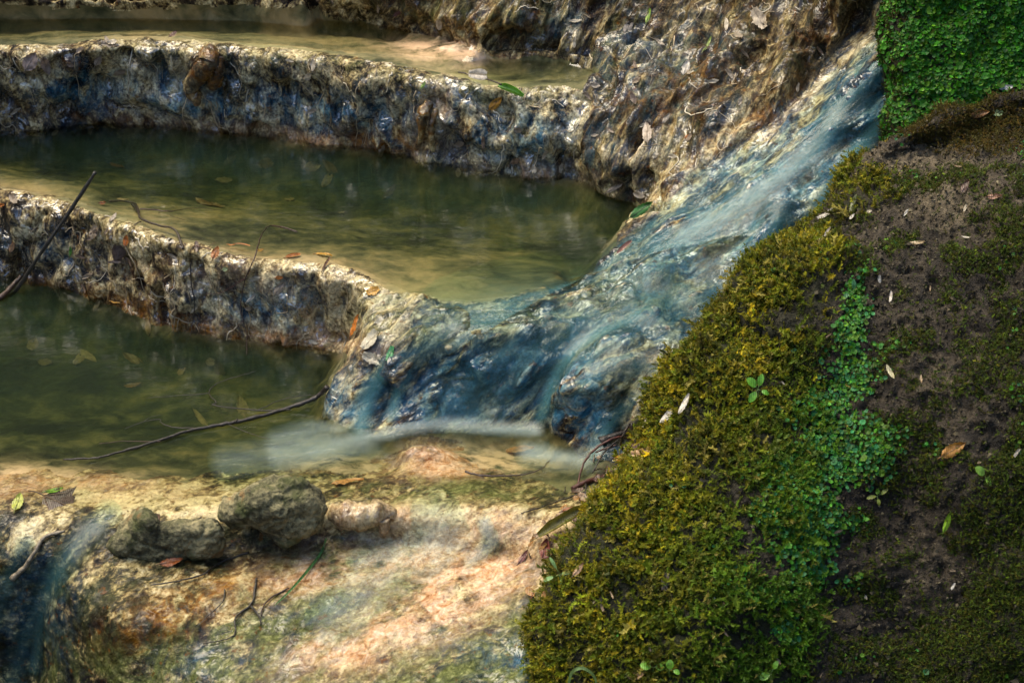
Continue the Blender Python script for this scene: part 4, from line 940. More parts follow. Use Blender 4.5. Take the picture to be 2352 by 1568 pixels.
twig('hanging_stem', 'thin pale dry stem hanging down the middle rim wall', 'stem', on([(286,552),(302,582),(316,609),(338,675)], .008), .0018, .0012, PAL)
twig('hanging_stem', 'thin beige stem dangling straight down to the lower pool', 'stem', on([(290,589),(296,636)], .01) + [at(298,690,.014)[0], PZ(302,724,Z1 + .003)], .0016, .0012, (.3, .23, .14))
twig('trailing_twig', 'long thin reddish twig trailing over the rim wall down to the water', 'twig', wz([(682,532),(648,522)], Z2 + .02) + on([(618,542),(595,569)], .03) + on([(585,599),(564,636),(561,703),(558,734)], .014) + [at(568,767,.016)[0], PZ(566,814,Z1 + .004)], .0024, .001, (.06, .025, .022), sides=[
    (on([(564,633),(517,663),(477,673)], .012), .0014, .0006, RED), (on([(558,734),(540,752),(528,760)], .012), .001, .0005, RED), ([at(568,767,.014)[0], at(590,772,.01)[0]], .001, .0005, RED)])
twig('dangling_twig', 'short dark twig hanging on the rim wall left of the reddish trailing twig', 'twig', on([(435,602),(440,643),(448,690),(448,737)], .011) + [PZ(437,771,Z1 + .004)], .0018, .0012, BRK, sides=[(on([(444,655),(420,666),(412,670)], .009), .001, .0005)])
twig('bud_twig', 'tiny red budded twig on the crest of the middle rim wall', 'twig', on([(446,567),(465,572),(487,578)], .008), .0012, .0016, RED, sides=[(on([(480,574),(495,562)], .01), .0008, .0005)])
twig('catkin_twig', 'short brown twig under the white cone on the upper rim wall', 'twig', wz([(1052,166),(1075,170),(1110,180),(1135,188)], .69) + [PZ(1153,195,.685)], .0022, .0026, (.05, .025, .018), sides=[(on([(1120,183),(1122,196)], .009), .001, .0006)])
twig('slab_twig', 'black forked twig lying on the middle of the wet slab', 'twig', on([(590,1332),(584,1362),(576,1391),(542,1420),(541,1452),(530,1466),(469,1480)], .006), .0028, .0014, BRK, sides=[
    (on([(576,1393),(597,1420),(598,1438)], .005), .0024, .0018), (on([(600,1416),(602,1402),(622,1377),(662,1354)], .006), .0018, .002, (.05, .02, .015)), (on([(536,1442),(530,1452),(500,1458)], .005), .0009, .0006)])
twig('slab_twig', 'crooked dark twig on the slab below the two stones', 'twig', on([(348,1347),(398,1338),(459,1324),(480,1313),(512,1293),(572,1272)], .006), .0016, .0026, BRK, sides=[(on([(480,1313),(470,1326)], .005), .001, .0006)])
twig('slab_twig', 'thin curved twig on the slab left of the black forked twig', 'twig', on([(517,1357),(512,1384),(473,1420),(441,1452)], .005), .0018, .0006, (.03, .028, .02))
twig('water_twig', 'thin twig drifting in the small bay below the cascade', 'twig', wz([(1068,1082),(1107,1091),(1189,1091),(1239,1078),(1262,1057)], Z1 + .004), .003, .0008, (.06, .03, .02), sides=[(wz([(1085,1086),(1112,1096)], Z1 + .004), .002, .001)])
twig('driftwood_stick', 'short reddish stick stranded against the moss at the bay edge', 'stick', on([(1317,1131),(1345,1117),(1395,1099),(1420,1092)], .012), .0068, .0062, (.11, .035, .022))
twig('driftwood_twig', 'curved red-brown twig arching up from the stranded sticks', 'twig', [at(1328,1118,.008)[0], at(1349,1088,.03)[0], at(1374,1060,.035)[0], at(1417,1028,.03)[0], at(1450,1010,.02)[0]], .0024, .0036, RED, sides=[([at(1362,1095,.012)[0], at(1385,1065,.03)[0], at(1425,1030,.028)[0]], .0018, .0022, BRK), ([at(1374,1062,.03)[0], at(1400,1046,.03)[0], at(1420,1036,.03)[0]], .002, .0022, RED)])
twig('driftwood_twig', 'dark twig stub poking up beside the moss at the bay edge', 'twig', [at(1440,1045,.015)[0], at(1455,1015,.03)[0], at(1462,1000,.035)[0], at(1480,988,.03)[0]], .003, .0028, DBR, sides=[([at(1457,1012,.03)[0], at(1456,985,.04)[0]], .0014, .001)])
twig('driftwood_twig', 'long black twig lying along the lip toward the moss', 'twig', on([(1195,1180),(1230,1172),(1267,1162),(1313,1146),(1345,1135)], .008), .0014, .0024, BRK)
twig('bark_piece', 'broken dark bark piece wedged at the head of the small fall', 'bark', on([(1380,1012),(1400,1004),(1440,990)], .012), .011, .008, (.03, .022, .018))
twig('wet_root', 'pale lime-crusted root running down the left overflow', 'root', on([(32,1325),(60,1300),(85,1265),(107,1238),(150,1222)], .010), .007, .004, (.34, .28, .19))
def blade(name, label, pts, w_, col, cat='grass blade'):
    P = smooth_path(pts, 6); V = []; F = []; n = len(P)
    for i, p in enumerate(P):
        t = P[min(i + 1, n - 1)] - P[max(i - 1, 0)]; vd = (p - C0) / np.linalg.norm(p - C0); s = np.cross(t, vd); s /= np.linalg.norm(s)
        q = w_ * math.sin(math.pi * (0.12 + .86 * i / (n - 1))) ** .7
        V += [p - s * q, p + np.array([0, 0, -.0012]), p + s * q]
    for i in range(n - 1):
        for j in range(2): F.append([i * 3 + j, i * 3 + j + 1, i * 3 + 4 + j, i * 3 + 3 + j])
    o = mesh_poly(name, V, F, mat_leaf(col, .05, .3, .3), origin=np.array(P[0])); return tag(o, label, cat)
blade('grass_blade', 'single green grass blade lying on the slab right of the stones', on([(749,1238),(736,1277),(708,1316),(665,1363),(630,1395)], .010), .0032, (.06, .20, .04))
blade('grass_blade', 'pale green grass blade curled in a hoop at the bottom edge', [PY(x_, y_, at(1330,1555)[0][1] - .03) for x_, y_ in ((1304,1600),(1308,1560),(1316,1541),(1335,1533),(1354,1541),(1368,1560),(1376,1600))], .0035, (.26, .40, .12))

# ------------------------------------------------------------------ single leaves
ORG, YEL, TAN, BRN, GRN, LIM, RBR, GRY, WHT = (.62, .20, .018), (.62, .33, .04), (.45, .33, .20), (.17, .075, .03), (.07, .24, .03), (.28, .46, .06), (.20, .05, .03), (.30, .25, .20), (.72, .66, .55)
LV = [ # label, px, py, ang, len, wid, col, kwargs
 ('glowing orange leaf hanging at the right end of the middle rim wall', 824,750,70,52,20,ORG,dict(face=.5,curl=.15,lift=.012)),
 ('ragged yellow-tan leaf just above the hanging orange leaf', 856,671,20,30,24,YEL,dict(face=.4,shape='ragged')),
 ('bright yellow leaf afloat at the crest of the middle rim wall', 744,584,-8,38,13,YEL,dict(z=Z2+.004,curl=-.2)),
 ('curled orange leaf on the crest below the floating yellow leaf', 674,591,12,34,20,ORG,dict(face=.5,roll=.35)),
 ('curled amber leaf on the crest touching the pool water', 558,563,-8,32,12,ORG,dict(z=Z2+.006,roll=.3)),
 ('small amber leaf tip beside the curled amber leaf', 531,562,-5,16,6,ORG,dict(z=Z2+.004)),
 ('brown-orange ribbed leaf standing on the rim wall crest', 498,586,65,32,18,(.42,.15,.03),dict(face=.9,curl=.2,lift=.012)),
 ('small golden leaf right of the reddish trailing twig', 598,577,15,16,9,YEL,dict(face=.5)),
 ('brown crescent leaf curled at the right of the wall crest', 750,609,60,34,12,BRN,dict(face=.6,roll=.4)),
 ('small orange leaf on the lower face of the middle wall', 642,636,5,18,9,ORG,dict(face=.6)),
 ('beige leaf plastered on the wall left of the forked twig', 218,532,70,38,20,TAN,dict(face=.5,curl=.1)),
 ('narrow green leaf stuck upright on the left wall face', 164,576,85,22,7,GRN,dict(face=.5,shape='narrow')),
 ('large brown-mauve leaf flat on the wall below the forked twig', 274,570,80,62,30,(.19,.13,.11),dict(face=.4,curl=.1)),
 ('orange leaf caught under the forked twig', 296,550,80,26,14,(.5,.16,.03),dict(face=.8,lift=.012)),
 ('small red-brown leaf left of the forked twig on the crest', 235,472,5,16,11,(.35,.10,.03),dict(face=.7,lift=.008)),
 ('orange curled leaf at the left picture edge of the middle wall', 4,472,10,18,14,ORG,dict(face=.8,roll=.45)),
 ('yellow leaf floating at the foot of the middle wall', 265,694,-12,22,7,YEL,dict(z=Z1+.004)),
 ('tan leaf stuck low on the far left of the middle wall', 28,566,70,24,11,(.5,.28,.14),dict(face=.6)),
 ('pale green leaf scrap on the middle of the wall', 519,617,15,14,10,(.42,.5,.25),dict(face=.6)),
 ('beige leaf on the lower wall face beside a hollow', 642,660,55,38,16,(.45,.36,.27),dict(face=.6)),
 ('white bleached leaf sliver on the wall near the red twig', 577,685,40,26,7,WHT,dict(face=.6,shape='narrow')),
 ('green leaf tightly rolled on the lip of the upper wall', 1174,215,-22,62,30,(.20,.48,.05),dict(roll=.75,lift=.010,stalk=False,face=.3,spots=.1)),
 ('spotted orange leaf on the upper wall below the green roll', 1139,237,45,42,18,(.55,.27,.03),dict(face=.4)),
 ('serrated dark green leaf leaning at the right shore of the middle pool', 1475,484,35,64,22,(.05,.20,.03),dict(face=.5,lift=.014,curl=.2,spots=.1)),
 ('pale cream leaf on the dark slope above the middle pool', 1489,306,95,46,25,(.62,.52,.42),dict(face=.5,curl=.1)),
 ('small light green leaf near the top of the slope', 1489,38,75,34,9,(.35,.55,.05),dict(face=.4,shape='narrow')),
 ('beige leaf left of the light green leaf at the top', 1443,62,60,36,18,(.45,.38,.30),dict(face=.4)),
 ('little green sprout leaf on the upper wall crest', 972,196,60,20,7,LIM,dict(face=.5)),
 ('orange scrap on the slope beside the channel', 1582,314,25,16,8,ORG,dict(face=.6)),
 ('red-brown leaf standing on the crest of the upper wall', 399,84,35,22,12,(.13,.045,.02),dict(face=.8,lift=.008)),
 ('rust red leaf on the brown dripstone of the upper wall', 490,171,80,24,13,(.32,.09,.04),dict(face=.6)),
 ('ribbed grey-brown leaf on the far left of the upper wall', 70,142,60,46,30,(.24,.18,.15),dict(face=.5,curl=.1)),
 ('smaller grey-brown leaf right of the ribbed leaf', 103,150,-70,40,20,(.25,.19,.16),dict(face=.5)),
 ('dead leaf with a stalk on the left crest of the upper wall', 250,104,-10,36,18,(.26,.20,.14),dict(face=.5)),
 ('beige folded leaf on the upper wall right of the dark recess', 226,137,60,26,15,(.38,.30,.24),dict(face=.5)),
 ('tan leaf sliver on the lower right slope', 1413,430,30,42,11,(.45,.36,.27),dict(face=.4,shape='narrow')),
 ('dark red leaf at the foot of the slope by the upper pool', 915,28,35,26,11,(.12,.03,.03),dict(face=.5)),
 ('yellow-green leaf strip on the strands of the slope', 1625,105,60,38,7,(.38,.48,.12),dict(face=.5,shape='narrow')),
 ('cream curled leaf clinging high on the slope', 1575,158,70,36,18,WHT,dict(face=.5)),
 ('bleached star of crumpled leaf on the upper slope', 1745,45,-60,50,30,(.55,.45,.32),dict(face=.5,shape='ragged')),
 ('crusted pale leaf cluster on the cascade edge, upper', 852,783,50,52,34,(.60,.55,.40),dict(face=.5,shape='ragged',spots=.6)),
 ('crusted pale leaf cluster on the cascade edge, lower', 856,824,-25,46,26,(.62,.56,.42),dict(face=.5,shape='ragged',spots=.6)),
 ('green leaf fragment under the film beside the crusted leaves', 898,814,70,36,18,(.05,.28,.10),dict(face=.4,shape='ragged')),
 ('pinkish leaf wrapped on a twig at the pool mouth', 1435,570,40,44,18,(.42,.20,.15),dict(face=.5,roll=.4)),
 ('slim pale sliver on the knoll face', 1482,988-12,65,30,7,(.6,.55,.42),dict(face=.4,shape='narrow')),
 ('slim brown sliver on the knoll face', 1447,1030-15,-70,32,8,(.34,.22,.15),dict(face=.4,shape='narrow')),
 ('bright green leaf lying on the dead lobed leaf', 126,1138,12,42,17,(.22,.45,.04),dict(lift=.016,spots=.1)),
 ('yellow-green leaf left of the dead lobed leaf', 43,1160,70,40,24,(.48,.52,.08),dict(lift=.010,face=.3,spots=.2)),
 ('rust brown leaf half under the long low stone', 395,1297,12,54,20,(.36,.10,.02),dict(lift=.010,face=.5)),
 ('dry curled leaf on the long low stone', 372,1232,70,44,22,(.20,.13,.10),dict(face=.6,lift=.06,shape='ragged')),
 ('long rolled olive leaf stranded at the foot of the moss', 1306,1205,30,150,46,(.22,.20,.03),dict(roll=.6,lift=.016,face=.3,stalk=True,spots=.2)),
 ('dark red leaf below the rolled olive leaf', 1257,1260,75,46,24,(.25,.06,.035),dict(face=.4,lift=.010)),
 ('purple-red leaf left of the dark red leaf', 1205,1282,55,40,12,(.20,.07,.06),dict(face=.4,lift=.008)),
 ('orange-brown wet leaf above the rolled olive leaf', 1312,1182,10,44,18,(.32,.10,.02),dict(face=.5,lift=.014)),
 ('amber leaf wedged among the stranded twigs', 1440,1052,20,40,16,(.5,.22,.03),dict(face=.4,lift=.014)),
 ('dark brown leaf beside the reddish stick', 1385,1118,60,34,22,(.13,.05,.03),dict(face=.4,lift=.012)),
 ('white wood chip on the moss, upper of two', 1578,945,62,52,12,(.78,.72,.60),dict(lift=.026,shape='narrow',stalk=False,spots=0,face=.5)),
 ('white wood chip on the moss, lower of two', 1535,972,48,48,14,(.80,.75,.66),dict(lift=.026,shape='narrow',stalk=False,spots=0,face=.5)),
 ('tan dry leaf on the moss edge below the white chips', 1494,1050,10,46,22,(.50,.30,.14),dict(lift=.026,face=.5,shape='ragged')),
 ('orange leaf with dark tip on the brown crust', 2188,1034,30,62,26,(.55,.26,.04),dict(lift=.012,face=.6)),
 ('narrow lime green leaf on the brown crust', 2186,1192,70,48,13,(.30,.55,.03),dict(lift=.014,face=.6,spots=0)),
 ('cream sliver with brown tip on the dark moss', 2043,862,-62,36,10,(.72,.66,.40),dict(lift=.014,face=.6,shape='narrow',stalk=False)),
 ('short white sliver in the middle of the brown crust', 2054,688,80,26,7,(.72,.66,.58),dict(lift=.012,face=.6,shape='narrow',stalk=False)),
 ('pale green stalk sliver near the top of the bank', 1960,470,70,44,9,(.60,.60,.32),dict(lift=.012,face=.6,shape='narrow',stalk=False)),
 ('greyish white crumpled scrap at the upper moss edge', 1902,502,30,46,13,(.62,.57,.50),dict(lift=.014,face=.6,shape='ragged',stalk=False)),
 ('second greyish scrap below the crumpled one', 1896,552,45,44,8,(.55,.50,.42),dict(lift=.014,face=.6,shape='narrow',stalk=False)),
 ('white pebble-like scrap on the crest of the bank', 2310,202,8,32,10,(.8,.78,.74),dict(lift=.012,face=.6,shape='round',stalk=False,spots=0)),
 ('orange curled leaf in the russet moss', 2245,262,15,44,16,(.36,.17,.05),dict(lift=.012,face=.5)),
 ('small pale green leaf in the russet moss', 2292,268,0,26,16,(.30,.45,.20),dict(lift=.016,face=.5,shape='round')),
 ('red-brown leaf on the pale crust at the right edge', 2285,458,5,34,13,(.28,.12,.06),dict(lift=.010,face=.5)),
 ('brown shrivelled leaf stub on the pale crust', 2218,432,60,34,14,(.16,.09,.06),dict(lift=.010,face=.5)),
 ('tan leaf fragment low on the moss edge', 1336,1320,50,40,13,(.42,.25,.12),dict(lift=.022,face=.5)),
 ('grey papery leaf sunk in the moss', 1530,1335,80,40,20,(.22,.17,.12),dict(lift=.016,face=.5,shape='ragged')),
 ('tan leaf at the bottom edge by the grass hoop', 1475,1562,10,40,20,(.38,.24,.11),dict(lift=.022,face=.5)),
 ('beige chip on the crust near the right edge', 2110,562,5,36,9,(.50,.38,.22),dict(lift=.010,face=.5,shape='narrow',stalk=False)),
]
for lab, x, y, an, ln, wd_, col, kw in LV:
    nm = 'wood_chip' if 'chip' in lab else ('leaf_sliver' if 'sliver' in lab else ('leaf_scrap' if ('scrap' in lab or 'fragment' in lab) else 'fallen_leaf'))
    leaf(nm, lab, nm.replace('_', ' ').replace('fallen ', ''), x, y, an, ln, wd_, col, **kw)

# lobed dead leaf on the overflow lip
def lobed_leaf(label, px, py, size, col, ang):
    p, n = at(px, py, .012); mm = np.linalg.norm(p - C0) / FX; n = n * .6 + np.array([-.1, -.5, .75]) * .6; n /= np.linalg.norm(n)
    t = math.cos(rad(ang)) * CR + math.sin(rad(ang)) * CU; t = t - n * (t @ n); t /= np.linalg.norm(t); b = np.cross(n, t)
    out = [(0,-.05),(.12,-.42),(.22,-.30),(.45,-.62),(.50,-.36),(.62,-.34),(.70,-.14),(1.0,0),(.70,.14),(.62,.34),(.50,.36),(.45,.62),(.22,.30),(.12,.42),(0,.05)]
    V = [p + n * .004 + t * .3 * size * mm]; F = []
    for r in (.5, 1.0):
        for i, (x, y) in enumerate(out):
            X = .3 + (x - .3) * r; Y = y * r
            V.append(p + (t * X + b * Y) * size * mm + n * (.006 * math.sin(7 * X + 5 * Y) * r - .10 * abs(Y) * size * mm * r))
    m_ = len(out)
    for i in range(m_):
        j = (i + 1) % m_; F.append([0, 1 + i, 1 + j]); F.append([1 + i, 1 + m_ + i, 1 + m_ + j, 1 + j])
    o = mesh_poly('lobed_leaf', V, F, mat_leaf(col, .5, .3, .05), origin=p); tag(o, label, 'leaf')
    for i in (3, 7, 11):
        P = np.array([p + n * .006, V[1 + i] + n * .003, V[1 + m_ + i] + n * .002]); Vt, Ft = tube(P, [.0013, .001, .0006], 5); mesh_poly('vein', Vt, Ft, mat_bark((.22, .13, .09)), parent=o)
    P = np.array([p - t * .45 * size * mm, p - t * .2 * size * mm + n * .008, p + n * .004]); Vt, Ft = tube(smooth_path(P, 4), np.linspace(.0014, .0014, 9), 5); mesh_poly('stalk', Vt, Ft, mat_bark((.06, .03, .03)), parent=o)
lobed_leaf('dead purple-brown lobed leaf draped over the left overflow lip', 102, 1150, 96, (.06, .03, .025), -35)

# seedlings
def seedling(label, px, py, leaves, h, col, lift=.012):
    p, n = at(px, py, lift); mm = np.linalg.norm(p - C0) / FX
    top = p + np.array([0, -.01, 1]) * h; V, F = tube(smooth_path([p - n * .02, p + n * .3 * h, top], 4), np.linspace(.0012, .0009, 9), 5)
    root = mesh_poly('seedling', V, F, mat_bark((.16, .28, .06)), origin=p); tag(root, label, 'seedling')
    for dx, dy, ln, wd_ in leaves:
        d = (CR * dx - CU * dy) * mm; L_ = np.linalg.norm(d); d /= L_; nn = np.array([0, -CP, SP]) * .8 + np.array([0, 0, .6]); nn -= d * (nn @ d); nn /= np.linalg.norm(nn); s = np.cross(nn, d)
        V = []; F = []
        for i in range(8):
            u = i / 7; q = math.sin(math.pi * (u * .96 + .02)) ** .6 * wd_ * mm * .5
            c = top + d * (L_ + (u - .25) * ln * mm) + nn * (.002 * math.sin(3 * u))
            V += [c - s * q + nn * q * .2, c, c + s * q + nn * q * .2]
        for i in range(7):
            for j in range(2): F.append([i * 3 + j, i * 3 + 3 + j, i * 3 + 4 + j, i * 3 + 1 + j])
        mesh_poly('leaflet', V, F, mat_leaf(col, 0, .35, .3), parent=root)
        V, F = tube(np.array([top, top + d * L_ * .8]), [.0008, .0007], 5); mesh_poly('leaf_stalk', V, F, mat_bark((.16, .28, .06)), parent=root)
seedling('four-leaved bright green seedling standing in the olive moss', 1733, 905, [(-10,-10,28,20),(4,-14,28,15),(-8,12,28,17),(12,6,18,12)], .02, (.16, .46, .03), .02)
seedling('two-leaved lime seedling on the brown crust at far right', 2262, 1112, [(-8,-8,26,20),(6,6,26,22)], .012, (.26, .50, .06))
seedling('spindly pale green seedling at the slab edge of the moss', 1288, 1335, [(-12,-20,30,8),(-20,8,24,10),(10,-2,26,9),(2,16,22,6)], .02, (.32, .55, .18), .008)
seedling('bottom edge seedling right of the grass hoop', 1499, 1560, [(-12,-2,24,20),(10,0,20,16)], .015, (.22, .52, .04), .02)
seedling('bottom edge seedling with a single heart leaf pair', 1540, 1556, [(0,-4,22,18),(12,6,16,12)], .015, (.22, .52, .04), .02)
seedling('bottom edge seedling at the foot of the turquoise liverwort', 1755, 1552, [(-8,4,24,18),(8,-14,22,12)], .015, (.24, .55, .04), .018)
seedling('yellow-green sprout beside the turquoise liverwort', 2008, 1146, [(-8,2,22,9),(10,-6,22,9),(2,10,16,8)], .012, (.30, .36, .04))
seedling('tiny teal green sprout high on the moss edge', 1962, 682, [(0,-10,22,11),(-14,8,14,10)], .012, (.08, .30, .10))

# white cone on the upper rim
def cone(label, px, py):
    p, n = PZ(px, py, .705), np.array([0, 0, 1.0]); mm = np.linalg.norm(p - C0) / FX; d = CR * math.cos(rad(-5)) + CU * math.sin(rad(-5)); nn = np.array([0, -CP, SP])
    V, F = tube(np.array([p - d * 20 * mm, p + d * 22 * mm]), [.003, .002], 6); root = mesh_poly('hop_cone', V, F, mat_bark(PAL), origin=p); tag(root, label, 'cone')
    for i in range(9):
        for sgn in (-1, 1):
            c = p + d * (-16 + i * 4.4) * mm + nn * .004; o = (d * .75 + CU * sgn * .8 + nn * .5); o /= np.linalg.norm(o); s = np.cross(o, nn); s /= np.linalg.norm(s); l_ = 20 * mm * (.35 + .65 * math.sin(math.pi * (i + 1.5) / 11)); q = 6.5 * mm * (.4 + .6 * math.sin(math.pi * (i + 1.5) / 11))
            V = [c, c + o * l_ * .5 - s * q + nn * .002, c + o * l_ + nn * -.001, c + o * l_ * .5 + s * q + nn * .002, c + o * l_ * .5 + nn * .005]
            mesh_poly('bract', V, [[0, 1, 4], [1, 2, 4], [2, 3, 4], [3, 0, 4]], mat_leaf((1.0, .88, .70), 0, .6, .25), parent=root)
cone('cream papery cone lying on the lip of the upper rim wall', 1092, 172)

# dripstones on the dams
def drip(label, pts, r, mat=M_ROCK, name='dripstone', att=(1.0, .35, .1)):
    P = smooth_path([at(x, y, o)[0] for x, y, o in pts], 6); n = len(P); rr = np.interp(np.linspace(0, 1, n), np.linspace(0, 1, len(r)), r)
    V, F = tube(P, rr, 12); c = P[np.repeat(np.arange(n), 12)]; c = np.vstack([c, P[:1], P[-1:]]); dr = V - c; V = V + dr * (.35 * perlin(V, 40, 5) + .2 * perlin(V, 90, 6))[:, None]
    o = mesh_poly(name, V, F, mat, origin=P[0]); me = o.data; m_ = len(me.vertices)
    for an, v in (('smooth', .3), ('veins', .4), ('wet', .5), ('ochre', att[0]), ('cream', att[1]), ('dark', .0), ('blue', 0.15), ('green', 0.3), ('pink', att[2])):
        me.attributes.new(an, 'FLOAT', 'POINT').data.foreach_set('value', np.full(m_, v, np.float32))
    me.attributes.new('fco', 'FLOAT_VECTOR', 'POINT').data.foreach_set('vector', flowco(V, 'upper_dam').astype(np.float32).ravel())
    return tag(o, label, name.replace('_', ' '))
drip('ochre dripstone finger hanging on the upper rim wall above a dark hollow', [(480,118,.0),(470,150,.022),(450,185,.03),(446,215,.03),(449,238,.022)], [.03, .036, .026, .022, .01])
drip('short blunt ochre dripstone right of the dripstone finger', [(498,130,.0),(496,165,.022),(492,186,.022)], [.02, .028, .014])
drip('pale dripstone strand beside the hole at the right of the upper wall', [(985,235,.008),(972,262,.026),(975,300,.024),(962,340,.016)], [.018, .018, .012, .007])
drip('thin dripstone strand right of the pale strand', [(1000,250,.006),(996,300,.022),(998,345,.014)], [.012, .011, .007])
drip('bulging cream lime ledge right of the taller stone', [(758,1176,-.012),(790,1182,.004),(830,1186,.006),(870,1180,.004),(905,1172,-.012)], [.016, .034, .036, .032, .014], name='lime_ledge', att=(.3, 1.0, .5))
drip('short lime dripstone leg under the right end of the lime ledge', [(884,1190,.012),(884,1208,.016),(880,1228,.006)], [.017, .012, .008], att=(.4, .8, .5))

# ------------------------------------------------------------------ lime-crusted rootlets on walls and slope (uncountable)
def rootlets(name, label, reg, n, seed, fall):
    r = np.random.default_rng(seed); m = KEEP & (RID == names.index(reg)) & (PX > -40) & (PX < 2200) & (PYY > -20)
    J, I = np.nonzero(m); Vs, Fs, Cs = [], [], []; off = 0
    F0 = np.array(fall, float)
    for q in range(n):
        k = r.integers(len(J)); j, i = float(J[k]), float(I[k]); an = math.atan2(F0[1], F0[0]) + r.normal() * .7; pts_ = []; st = r.uniform(1.5, 3.0)
        for s_ in range(r.integers(6, 15)):
            jj, ii = int(round(j)), int(round(i))
            if not (2 < jj < NTT - 3 and 2 < ii < NS - 3 and KEEP[jj, ii] and RID[jj, ii] == names.index(reg) and abs(HB[jj, ii] - HB[jj - 1, ii]) < .05): break
            pts_.append(BED[jj, ii] + NB[jj, ii] * .0008); an += r.normal() * .55 + .12 * math.sin(math.atan2(F0[1], F0[0]) - an); i += st * math.cos(an); j += st * math.sin(an)
        if len(pts_) < 5: continue
        V, F = tube(np.array(pts_), np.linspace(1, .5, len(pts_)) * r.uniform(.0010, .0026), 4, cap=False)
        Vs.append(V); Fs.append(np.array(F) + off); off += len(V); c = np.array([(.50, .42, .28), (.38, .30, .19), (.24, .19, .12), (.58, .52, .40)][r.integers(4)]) * r.uniform(.6, 1.1)
        Cs.append(np.repeat(c[None], len(V), 0))
    V = np.concatenate(Vs); o = mesh_np(name, V, np.concatenate(Fs), M_FIB, cattr={'tone': np.concatenate(Cs)}, origin=V.mean(0))
    return tag(o, label, 'rootlets', kind='stuff')
rootlets('rootlets', 'pale lime-crusted rootlets matting the upper rim wall', 'upper_dam', 60, 1, (.1, -1))
rootlets('rootlets', 'pale lime-crusted rootlets matting the middle rim wall', 'middle_dam', 55, 2, (.1, -1))
rootlets('rootlets', 'pale root strands combed down the upper right slope', 'slope', 40, 3, (-.6, -1))

# ------------------------------------------------------------------ washed-up litter and small flakes
rl = np.random.default_rng(23)
LIT = [(1480,985),(1440,1030),(1400,1070),(1370,1110),(1330,1150),(1290,1200),(1250,1265),(1245,1300),(1262,1380)]
def along(pl, t): 
    k = min(int(t * (len(pl) - 1)), len(pl) - 2); f = t * (len(pl) - 1) - k; return tuple(np.array(pl[k]) * (1 - f) + np.array(pl[k + 1]) * f)
for k in range(34):
    x, y = along(LIT, rl.random()); x += rl.normal() * 16 - 8; y += rl.normal() * 12
    if k % 3 == 0:
        tq = rl.integers(4); a = rl.uniform(0, math.pi); l_ = rl.uniform(14, 36); dx, dy = math.cos(a) * l_, -math.sin(a) * l_
        twig('litter_twig', 'tiny %s twig in the litter line, %s' % (['brown', 'black', 'red', 'tan'][tq], 'beside the small bay' if y < 1160 else 'beside the pale slab'), 'twig', [at(x - dx / 2, y - dy / 2, .008)[0], at(x, y, .012)[0], at(x + dx / 2, y + dy / 2, .009)[0]], .0018, .0011, [DBR, BRK, RED, (.2, .15, .09)][tq], group='litter twigs at the moss edge')
    else:
        q = rl.integers(4); leaf('litter_leaf', 'small wet %s leaf bit in the litter line, %s' % (['brown', 'dark red', 'tan', 'ochre'][q], 'beside the small bay' if y < 1160 else 'beside the pale slab'), 'leaf', x, y, rl.uniform(0, 360), rl.uniform(14, 34), rl.uniform(7, 18), [(.13, .06, .03), (.17, .05, .035), (.38, .26, .15), (.40, .20, .05)][q], face=.4, lift=.010, shape=['ragged', 'beech'][rl.integers(2)], stalk=False, group='leaf bits at the moss edge')
FL = [('upper_dam', 'small beige leaf flake stuck to the upper rim wall', 22), ('middle_dam', 'small beige leaf flake stuck to the middle rim wall', 18), ('slope', 'small beige leaf flake stuck to the strand-covered slope', 26)]
for reg, lab, n in FL:
    J, I = np.nonzero(KEEP & (RID == names.index(reg)) & (PX > 0) & (PX < 2040) & (PYY > 5) & (N0[..., 1] < -.1))
    xs_ = np.quantile(PX[J, I], [.25, .5, .75])
    for q in range(n):
        k = rl.integers(len(J)); x, y = PX[J[k], I[k]], PYY[J[k], I[k]]; cq = rl.integers(4); sh = rl.integers(3)
        lab2 = '%s %s leaf flake stuck to the %s, %s' % (['ragged', 'oval', 'slim'][sh], ['beige', 'brown', 'cream', 'dark brown'][cq], {'upper_dam': 'upper rim wall', 'middle_dam': 'middle rim wall', 'slope': 'strand-covered slope'}[reg], ['far left part', 'left of its middle', 'right of its middle', 'far right part'][int(np.searchsorted(xs_, x))])
        leaf('leaf_flake', lab2, 'leaf flake', x, y, rl.uniform(0, 360), rl.uniform(14, 32), rl.uniform(6, 15), [(.42, .35, .26), (.30, .23, .16), (.55, .48, .36), (.20, .14, .10)][cq], face=.3, lift=.006, shape=['ragged', 'beech', 'narrow'][sh], stalk=False, group='leaf flakes on the ' + {'upper_dam': 'upper wall', 'middle_dam': 'middle wall', 'slope': 'slope'}[reg])
for q in range(44):
    x, y = rl.uniform(1300, 2340), rl.uniform(380, 1550)
    if x < np.interp(y, [p[1] for p in SIL], [p[0] for p in SIL]) + 30: continue
    cq = rl.integers(4); zone_ = ('upper' if y < 750 else 'middle' if y < 1150 else 'lower') + ' bank, ' + ('left part' if x < np.interp(y, [p[1] for p in EDGE], [p[0] for p in EDGE]) else 'right part')
    lab = 'tiny %s plant scrap lying on the %s' % (['cream', 'tan', 'white', 'brown'][cq], zone_)
    leaf('plant_scrap', lab, 'plant scrap', x, y, rl.uniform(0, 360), rl.uniform(8, 22), rl.uniform(3, 8), [(.60, .52, .38), (.45, .32, .18), (.7, .65, .55), (.3, .2, .1)][cq], face=.5, lift=.016, shape=['ragged', 'narrow'][rl.integers(2)], stalk=False, group='plant scraps on the bank')

